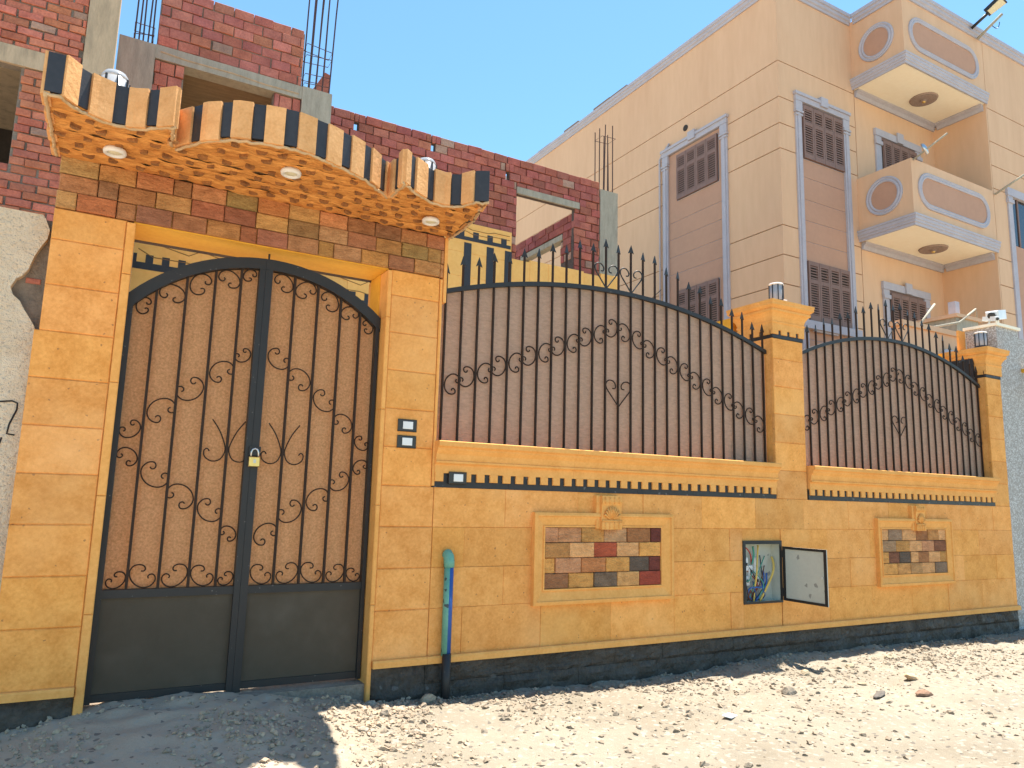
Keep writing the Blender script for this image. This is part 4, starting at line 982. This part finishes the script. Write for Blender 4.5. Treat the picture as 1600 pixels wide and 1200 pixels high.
def stadium(cx, cz, hw, r_, n_=12):
    out = []
    for i in range(n_+1): a = -math.pi/2+math.pi*i/n_; out.append((cx+hw-r_+r_*math.cos(a), cz+r_*math.sin(a)))
    for i in range(n_+1): a = math.pi/2+math.pi*i/n_; out.append((cx-hw+r_+r_*math.cos(a), cz+r_*math.sin(a)))
    return out
def circle(cx, cz, r_, n_=28): return [(cx+r_*math.cos(2*math.pi*i/n_), cz+r_*math.sin(2*math.pi*i/n_)) for i in range(n_)]
def balcony(zs, zt, closed_top, label):
    b = thing_part('balcony', ap); b['label'] = label
    X0, X1, Y0, Y1 = 12.644, BXR+0.02, BY2, BY
    zm = zs+0.21
    MB().box(X0, X0+0.12, Y0+0.12, Y1, zm, zt).build('parapet_side', 'beige_paint', b)
    MB().box(X0, X1, Y0, Y0+0.12, zm, zt).build('parapet_front', 'beige_paint', b)
    MB().box(X0+0.02, X1, Y0+0.02, Y1, zs+0.012, zm-0.001).build('soffit', 'cream_paint', b)
    mo = MB()
    pr_ = [(0.0, 0.0), (-0.03, 0.0), (-0.03, 0.05), (-0.05, 0.06), (-0.05, 0.10), (-0.065, 0.11), (-0.065, 0.17), (-0.08, 0.175), (-0.08, 0.212), (0.02, 0.212)]
    # front and left runs with a mitred corner
    vs = []
    for (o, z) in pr_: vs += [(X0+o, Y1, zs+z), (X0+o, Y0+o, zs+z), (X1, Y0+o, zs+z)]
    k = len(pr_); fs = []
    for i in range(k-1):
        fs += [(3*i, 3*i+1, 3*i+4, 3*i+3), (3*i+1, 3*i+2, 3*i+5, 3*i+4)]
    fix_normals(mo.add(vs, fs).build('edge_moulding', 'lilac_trim', b))
    MB().prism([(Y1+0.003, zs-0.13), (Y1-0.03, zs-0.13), (Y1-0.05, zs-0.06), (Y1-0.10, zs-0.03), (Y1-0.10, zs+0.011), (Y1+0.003, zs+0.011)], X0+0.05, BXR, 'X').build('cornice', 'lilac_trim', b)
    MB().prism([(BXR+0.001, zs-0.13), (BXR-0.03, zs-0.13), (BXR-0.05, zs-0.06), (BXR-0.10, zs-0.03), (BXR-0.10, zs+0.011), (BXR+0.001, zs+0.011)], Y0+0.05, Y1-0.101, 'Y').build('cornice', 'lilac_trim', b)
    fl = MB(); fl.box(X0-0.01, X1, Y0-0.01, Y1, zt, zt+0.015)
    cz = (zm+zt)/2+(0.0 if not closed_top else -0.10); hh = 0.37
    ring(b, circle((Y0+Y1)/2, cz, 0.375), circle((Y0+Y1)/2, cz, 0.27), 'X', X0)
    ring(b, stadium(14.0, cz+0.0, 1.19, 0.36), stadium(14.0, cz, 1.09, 0.26), 'Y', Y0)
    md = MB().lathe([(0.02, -0.06), (0.05, -0.06), (0.06, -0.02), (0.10, -0.045), (0.14, -0.02), (0.18, -0.045), (0.225, -0.02), (0.25, -0.03), (0.265, 0.0)], (14.15, 8.19, zs+0.010), 28).build('medallion', 'medallion_bronze', b, True)
    fix_normals(md)
    MB().lathe([(0.001, -0.09), (0.03, -0.08), (0.035, -0.055), (0.02, -0.045)], (14.15, 8.19, zs+0.010), 12).build('lamp_holder', 'brass', b, True)
    return b
balcony(6.443, 7.755, False, 'middle floor balcony with cream soffit and a lamp bracket on its parapet')
balcony(9.655, TOP-0.07, True, 'top floor parapet box under the roof edge with cream soffit')
def door_frame(z_top, z_bot):
    d = thing_part('balcony_door', ap)
    for (p, q) in ((13.27, 13.45), (14.62, 14.80)):
        MB().box(p, q, BY-0.03, BY+0.003, z_bot, z_top-0.28).box(p-0.02, q+0.02, BY-0.06, BY-0.031, z_top-0.36, z_top-0.28).build('pilaster', 'lilac_trim', d)
        MB().box(p-0.005, q+0.005, BY-0.035, BY+0.003, z_top-0.279, z_top-0.17).build('pilaster_top', 'lilac_trim', d)
    MB().box(13.25, 14.82, BY-0.05, BY+0.003, z_top-0.169, z_top-0.02).box(13.95, 14.15, BY-0.08, BY-0.051, z_top-0.169, z_top+0.05).build('entablature', 'lilac_trim', d)
    MB().box(13.45, 14.62, BY-0.01, BY+0.003, z_bot, z_top-0.17).build('lintel_board', 'shutter_brown', d)
    shutters(13.47, 14.60, z_bot, z_top-0.24, 'Y', BY-0.045, ap)
door_frame(9.03, 6.7); door_frame(5.78, 3.6)
# right-hand block window
rw = thing_part('side_window', ap)
MB().box(15.90, 16.06, BY2-0.03, BY2+0.03, 3.2, 7.70).build('pilaster', 'lilac_trim', rw)
MB().box(15.87, 16.09, BY2-0.06, BY2+0.02, 7.62, 7.70).build('capital', 'lilac_trim', rw)
MB().box(15.87, 17.7, BY2-0.05, BY2+0.03, 7.78, 7.95).box(15.895, 16.08, BY2-0.035, BY2+0.03, 7.701, 7.779).build('entablature', 'lilac_trim', rw)
MB().box(16.06, 17.6, BY2+0.02, BY2+0.032, 6.75, 7.78).build('pane', 'dark_glass', rw)
MB().box(16.06, 17.6, BY2+0.010, BY2+0.034, 3.2, 6.74).build('infill_panel', 'mauve_paint', rw)
MB().box(16.30, 16.345, BY2+0.002, BY2+0.019, 6.75, 7.78).build('mullion', 'shutter_brown', rw)
# roof coping
def coping(p0, p1, axis, c):
    pr_ = [(0.03, -0.16), (-0.03, -0.16), (-0.03, -0.11), (-0.06, -0.09), (-0.06, -0.03), (-0.085, -0.02), (-0.085, 0.05), (0.03, 0.05)]
    if axis == 'X': o = MB().prism([(c+a, TOP+b_) for (a, b_) in pr_], p0, p1, 'X').build('coping', 'lilac_trim', ap)
    else: o = MB().prism([(c+a, TOP+b_) for (a, b_) in pr_], p0, p1, 'Y').build('coping', 'lilac_trim', ap)
    fix_normals(o)
coping(BY-0.085, 20.0, 'Y', BX); coping(BX-0.085+0.118, 12.60, 'X', BY); coping(BY2-0.085, BY-0.09, 'Y', 12.644); coping(12.68, 19.5, 'X', BY2)
# service pipe on the side wall, vent holes, wire
sp_ = MB().tube([(BX-0.04, 12.02, 3.0), (BX-0.04, 12.02, 8.90), (BX-0.04, 11.93, 9.0), (BX-0.04, 11.70, 9.16)], 0.022, 8).build('service_pipe', 'lilac_trim', ap, True)
MB().lathe([(0.07, 0), (0.07, 0.01), (0.05, 0.012)], (0, 0, 0), 14).build('vent_hole', 'dark_room', ap, loc=(BX-0.003, 11.22, 9.33)).rotation_euler = (0, -math.pi/2, 0)

# items on the building
def arm_lamp():
    t = thing('street_lamp', 'black flat street lamp on an arm over the roof edge of the beige block', 'street lamp', (14.9, BY2-0.1, TOP))
    MB().tube([(14.88, 7.54, 11.14), (14.93, 7.22, 11.32)], 0.03, 8).build('arm', 'black_metal', t, True)
    a = Vector((14.925, 7.24, 11.30)); d = Vector((0.10, -0.50, 0.26)).normalized(); s = Vector((1, 0.12, -0.05)).normalized(); n_ = -s.cross(d).normalized()
    def slabv(o, L_, w0, w1, h):
        vs = []
        for (l, w_) in ((0, w0), (L_, w1)):
            for (sg, hh) in ((-1, 0), (1, 0), (1, h), (-1, h)): vs.append(tuple(o+d*l+s*sg*w_/2+n_*hh))
        return vs, [(0,3,2,1), (4,5,6,7), (0,1,5,4), (1,2,6,5), (2,3,7,6), (3,0,4,7)]
    v, fc = slabv(a, 0.36, 0.20, 0.28, 0.07); fix_normals(MB().add(v, fc).build('head', 'black_metal', t))
    v, fc = slabv(a+d*0.04-n_*0.012, 0.29, 0.17, 0.24, 0.011); fix_normals(MB().add(v, fc).build('led_panel', 'led_panel', t))
arm_lamp()
t = thing('lamp_bracket', 'empty grey lamp bracket tube at the roof edge of the beige block', 'bracket', (15.2, 7.5, TOP))
MB().tube([(15.12, 7.56, 11.00), (15.26, 7.12, 11.36)], 0.028, 8).build('tube', 'concrete', t, True); MB().tube(catmull([(15.21, 7.30, 11.18), (15.32, 7.28, 11.15), (15.36, 7.25, 11.2), (15.34, 7.22, 11.27)], 3), 0.008, 5).build('cable', 'black_plastic', t, True)
t = thing('floodlight', 'small round floodlight with white arm on the middle balcony parapet', 'floodlight', (12.75, 7.6, 7.75))
MB().tube([(12.66, 7.60, 7.70), (12.80, 7.02, 8.02)], 0.016, 8).build('arm', 'concrete', t, True)
MB().lathe([(0.11, 0), (0.12, 0.02), (0.10, 0.05), (0.03, 0.07)], (0, 0, 0), 18).build('head', 'steel', t, True, loc=(12.74, 7.44, 7.86)).rotation_euler = (R(70), 0, R(20))
t = thing('bracket_tube', 'grey bracket tube jutting from the wall beside the middle balcony', 'bracket', (15.4, 7.6, 7.8))
MB().tube([(15.42, 7.61, 7.68), (15.56, 7.02, 7.98)], 0.020, 8).build('tube', 'concrete', t, True)
t = thing('roof_clutter', 'grey metal frame with a panel standing on the flat roof', 'frame', (17, 8.2, TOP))
MB().tube([(16.65, 8.0, 11.2), (16.65, 8.0, 11.75), (17.6, 8.0, 11.75), (17.6, 8.0, 11.2)], 0.03, 6).build('tube_frame', 'pale_metal', t); MB().box(16.75, 17.5, 8.04, 8.07, 11.3, 11.66).build('panel', 'lilac_trim', t)
t = thing('roof_sheets', 'dark weathered boards lying along the side roof edge of the beige block', 'boards', (10.9, 16, TOP+0.05))
for i in range(7):
    MB().box(10.40+0.02*i, 10.95, 13.2+i*0.72, 13.88+i*0.72, TOP+0.055+0.03*(i % 2), TOP+0.12+0.03*(i % 2)+0.04*(i > 2)).build('board', 'groove_dark', t)

# ------------------------------------------------------------------ right end: granite post, side wall, porch, cameras
gp = thing('granite_post', 'grey speckled granite clad post at the end of the garden wall', 'post', (9.4, 4.8, 0))
MB().box(9.138, 9.62, D+0.008, D+0.36, -0.2, 3.48).build('shaft', 'granite', gp)
MB().box(9.115, 9.64, D-0.015, D+0.38, 3.481, 3.515).build('cap_slab', 'cream_paint', gp)
gp2 = MB().box(9.66, 12.5, D+0.03, D+0.33, -0.2, 3.40).build('granite_wall', 'granite'); tag(gp2, 'grey granite clad wall continuing beyond the granite post', 'wall')
sd_ = thing('side_wall', 'orange rendered side wall of the garden behind the far fence panel', 'wall', (9.2, 6, 0))
MB().box(8.995, 9.128, D+0.37, 8.4, 0, 3.22).build('wall_core', 'yellow_paint', sd_)
MB().box(8.99, 9.13, D+0.365, 4.99, 3.225, 3.47).build('end_pier', 'trim_stone', sd_)
MB().box(8.786, 8.824, 4.712, 5.02, 1.68, 3.10).build('black_facing', 'black_stone', sd_)
def camera_thing(x, y, z, label, s=1.0, rz=0.0):
    t = thing('security_camera', label, 'camera', (x, y, z), 'white security cameras')
    MB().lathe([(0.035*s, 0), (0.035*s, 0.02*s), (0.014*s, 0.03*s), (0.012*s, 0.07*s)], (x, y, z), 12).build('mount', 'white_plastic', t, True)
    b = MB().slab(-0.045*s, 0.045*s, -0.035*s, 0.04*s, -0.17*s, 0.10*s, 0.012*s).build('body', 'white_plastic', t, loc=(x, y, z+0.10*s)); b.rotation_euler = (R(12), 0, rz)
    h = MB().lathe([(0.028*s, 0), (0.028*s, 0.012*s), (0.015*s, 0.014*s)], (0, 0, 0), 12).build('lens', 'black_plastic', t, loc=(x-0.1*s*math.sin(-rz) if False else x+0.17*s*math.sin(rz), y-0.17*s*math.cos(rz), z+0.065*s)); h.rotation_euler = (R(102), 0, rz)
camera_thing(9.40, 4.72, 3.515, 'large white security camera on top of the granite post', 1.5, R(-75))
camera_thing(9.18, 4.70, 3.515, 'small white security camera beside the large one on the granite post', 0.7, R(-20))
t = thing('wall_lamp', 'white wall lamp with orange bracket on the granite wall', 'lamp', (9.75, 4.55, 2.9))
MB().box(9.66, 9.72, 4.42, 4.63, 2.98, 3.02).build('bracket', 'yellow_paint', t); MB().lathe([(0.05, 0), (0.07, 0.05), (0.07, 0.22), (0.03, 0.26)], (9.69, 4.42, 2.70), 12).build('shade', 'white_plastic', t, True)
po = thing('porch', 'low beige porch wall with pipe railing in front of the apartment block', 'porch', (11.5, 6.6, 0))
MB().box(10.3, 11.9, 6.5, 6.65, 0, 4.02).build('porch_wall', 'beige_paint', po)
MB().box(10.26, 11.94, 6.46, 6.69, 4.022, 4.10).build('porch_coping', 'beige_paint', po)
MB().box(11.92, 12.55, 6.6, 7.3, 0, 4.40).build('stair_block', 'concrete', po)
MB().box(11.88, 12.6, 6.56, 7.35, 4.402, 4.46).build('stair_coping', 'beige_paint', po)
MB().prism(stadium(11.55, 3.66, 0.30, 0.12), 6.46, 6.499, 'Y').build('vent_panel', 'lilac_trim', po)
MB().tube([(10.9, 6.55, 4.05), (11.9, 6.55, 4.30), (12.5, 6.60, 4.62), (12.52, 6.60, 4.40)], 0.018, 8).build('railing', 'concrete', po, True)
MB().tube([(11.0, 6.75, 4.05), (11.6, 6.75, 4.60)], 0.018, 8).build('railing', 'concrete', po, True)
MB().box(12.1, 12.22, 6.7, 6.82, 4.461, 4.72).build('railing_post', 'lilac_trim', po)
wv = thing('overhead_cable', 'thin cable strung from the villa column to the beige block pipe', 'cable', (7.9, 10.4, 5))
MB().tube(catmull([(7.95, 10.38, 5.05), (8.6, 10.9, 5.0), (9.4, 11.4, 5.25), (10.42, 12.0, 5.9)], 6), 0.008, 5).build('strand', 'black_plastic', wv)
cu = put('boundary_ground', MB().box(9.7, 30, 4.93, 30, -0.1, 0.05).mesh('courtyard', 'concrete_tan')); cu.name = 'courtyard'; tag(cu, 'dusty paved courtyard around the beige block', 'courtyard', kind='structure')

# ------------------------------------------------------------------ stones on the ground
random.seed(77)
def rock_mesh(seed, sub=2, flat=0.6):
    bm = bmesh.new(); bmesh.ops.create_icosphere(bm, subdivisions=sub, radius=1.0)
    for v in bm.verts:
        k = 1+0.35*fb(v.co.x*1.3+seed*7, v.co.y*1.3, v.co.z*1.3+seed)+0.15*fb(v.co.x*3+seed, v.co.y*3, v.co.z*3)
        v.co = Vector((v.co.x*k*1.15, v.co.y*k*0.85, v.co.z*k*flat))
    me_ = bpy.data.meshes.new('stone'); bm.to_mesh(me_); bm.free(); me_.materials.append(M['rock']); return me_
RM = [rock_mesh(i, 2, (0.6, 0.45, 0.75)[i % 3]) for i in range(9)]
def rock(x, y, r_, c, label, group=None, i=0, rz=0.0):
    o = put('stone', RM[i % 9], None, (x, y, gz(x, y)+r_*0.25), c); o.scale = (r_,)*3; o.rotation_euler = (random.uniform(-.2, .2), random.uniform(-.2, .2), rz); tag(o, label, 'stone', group); return o
rock(1.625, 4.53, 0.035, (1.7, 1.6, 1.5), 'pale rounded stone against the corner of the gate pier', None, 0)
rock(1.99, 4.50, 0.048, (1.35, 1.15, 0.95), 'tan stone beside the black foot of the riser pipe', None, 2)
for i, (x, y, r_) in enumerate([(1.83, 4.40, 0.035), (1.72, 4.30, 0.028), (1.60, 4.22, 0.030), (1.40, 4.0, 0.025), (2.3, 4.05, 0.02), (2.05, 3.85, 0.022), (2.9, 3.55, 0.02), (3.2, 3.9, 0.018), (5.0, 4.1, 0.04), (5.6, 4.15, 0.035), (5.2, 3.75, 0.03), (6.2, 4.2, 0.04), (6.9, 4.3, 0.035), (5.9, 3.9, 0.03), (4.4, 3.75, 0.05), (0.9, 4.2, 0.025), (0.55, 4.1, 0.03), (1.05, 3.95, 0.022)]):
    rock(x, y, r_, random.choice(((1.2, 1.15, 1.1), (0.9, 0.85, 0.8), (1.3, 1.2, 1.0))), 'loose weathered stone lying on the sandy ground', 'loose stones on the sandy ground', i, random.uniform(0, 6))
rock(4.92, 3.42, 0.060, (0.42, 0.42, 0.45), 'dark grey elongated rubble piece out on the sand', None, 4, 0.3).scale = (0.085, 0.035, 0.035)
rock(5.25, 3.30, 0.05, (0.9, 0.62, 0.50), 'reddish brown broken stone out on the sand', None, 5).scale = (0.075, 0.04, 0.035)
rock(5.62, 3.62, 0.05, (1.9, 1.5, 1.15), 'pale yellow block of stone out on the sand', None, 6).scale = (0.075, 0.05, 0.045)
pc = MB().slab(-0.05, 0.05, -0.03, 0.03, -0.003, 0.003, 0.001).mesh('scrap', 'paper')
o = put('paper_scrap', pc, None, (3.55, 3.48, gz(3.55, 3.48)+0.010)); o.rotation_euler = (R(-86), 0.05, 0.4); tag(o, 'small white scrap lying flat on the sand', 'litter')
# uncountable gravel as one mesh
base = [Vector(v) for v in ((1,0,0),(-1,0,0),(0,1,0),(0,-1,0),(0,0,1),(0,0,-1),(.6,.6,.5),(-.6,.6,-.4),(.5,-.7,.4),(-.6,-.5,.5))]
bmh = bmesh.new()
for v in base: bmh.verts.new(v)
bmesh.ops.convex_hull(bmh, input=bmh.verts); bmh.verts.index_update()
hv = [v.co.copy() for v in bmh.verts]; hf = [tuple(v.index for v in f_.verts) for f_ in bmh.faces]; bmh.free()
pb = MB(); pb2 = MB()
for i in range(16000):
    if i < 5800: x, y = random.uniform(-0.9, 1.9), 4.6-abs(random.gauss(0, 0.6)); tgt = pb2
    elif i < 11500: x, y = random.uniform(1.6, 9.3), 4.58-abs(random.gauss(0, 0.45)); tgt = pb
    else: x, y = random.uniform(-0.5, 8.5), random.uniform(2.2, 4.5); tgt = pb
    if fb(x*1.7, y*1.7, 4) < random.uniform(-0.5, 0.35): continue
    s = random.choice((0.003, 0.004, 0.005, 0.005, 0.006, 0.007, 0.010, 0.015))*random.uniform(0.8, 1.5); z = gz(x, y); rz = Matrix.Rotation(random.uniform(0, 6.3), 3, 'Z') @ Matrix.Rotation(random.uniform(0, 6.3), 3, 'X')
    tgt.add([tuple(Vector((x, y, z+s*0.2))+(rz @ Vector((p.x*s*1.3, p.y*s*0.9, p.z*s*0.7)))) for p in hv], hf)
g1 = pb.build('gravel', 'rock'); g1.color = (1.15, 1.05, 0.95, 1); tag(g1, 'scattered tan gravel over the sandy ground', 'gravel', kind='stuff')
g2 = pb2.build('gravel', 'rock'); g2.color = (1.5, 1.32, 1.15, 1); tag(g2, 'grey rubble and chippings spread in front of the gate', 'gravel', kind='stuff')  # rubble tint raised to brighten it in the canopy's shade

# rotated/abs bookkeeping is internal only
for o in bpy.data.objects:
    if 'abs' in o: del o['abs']
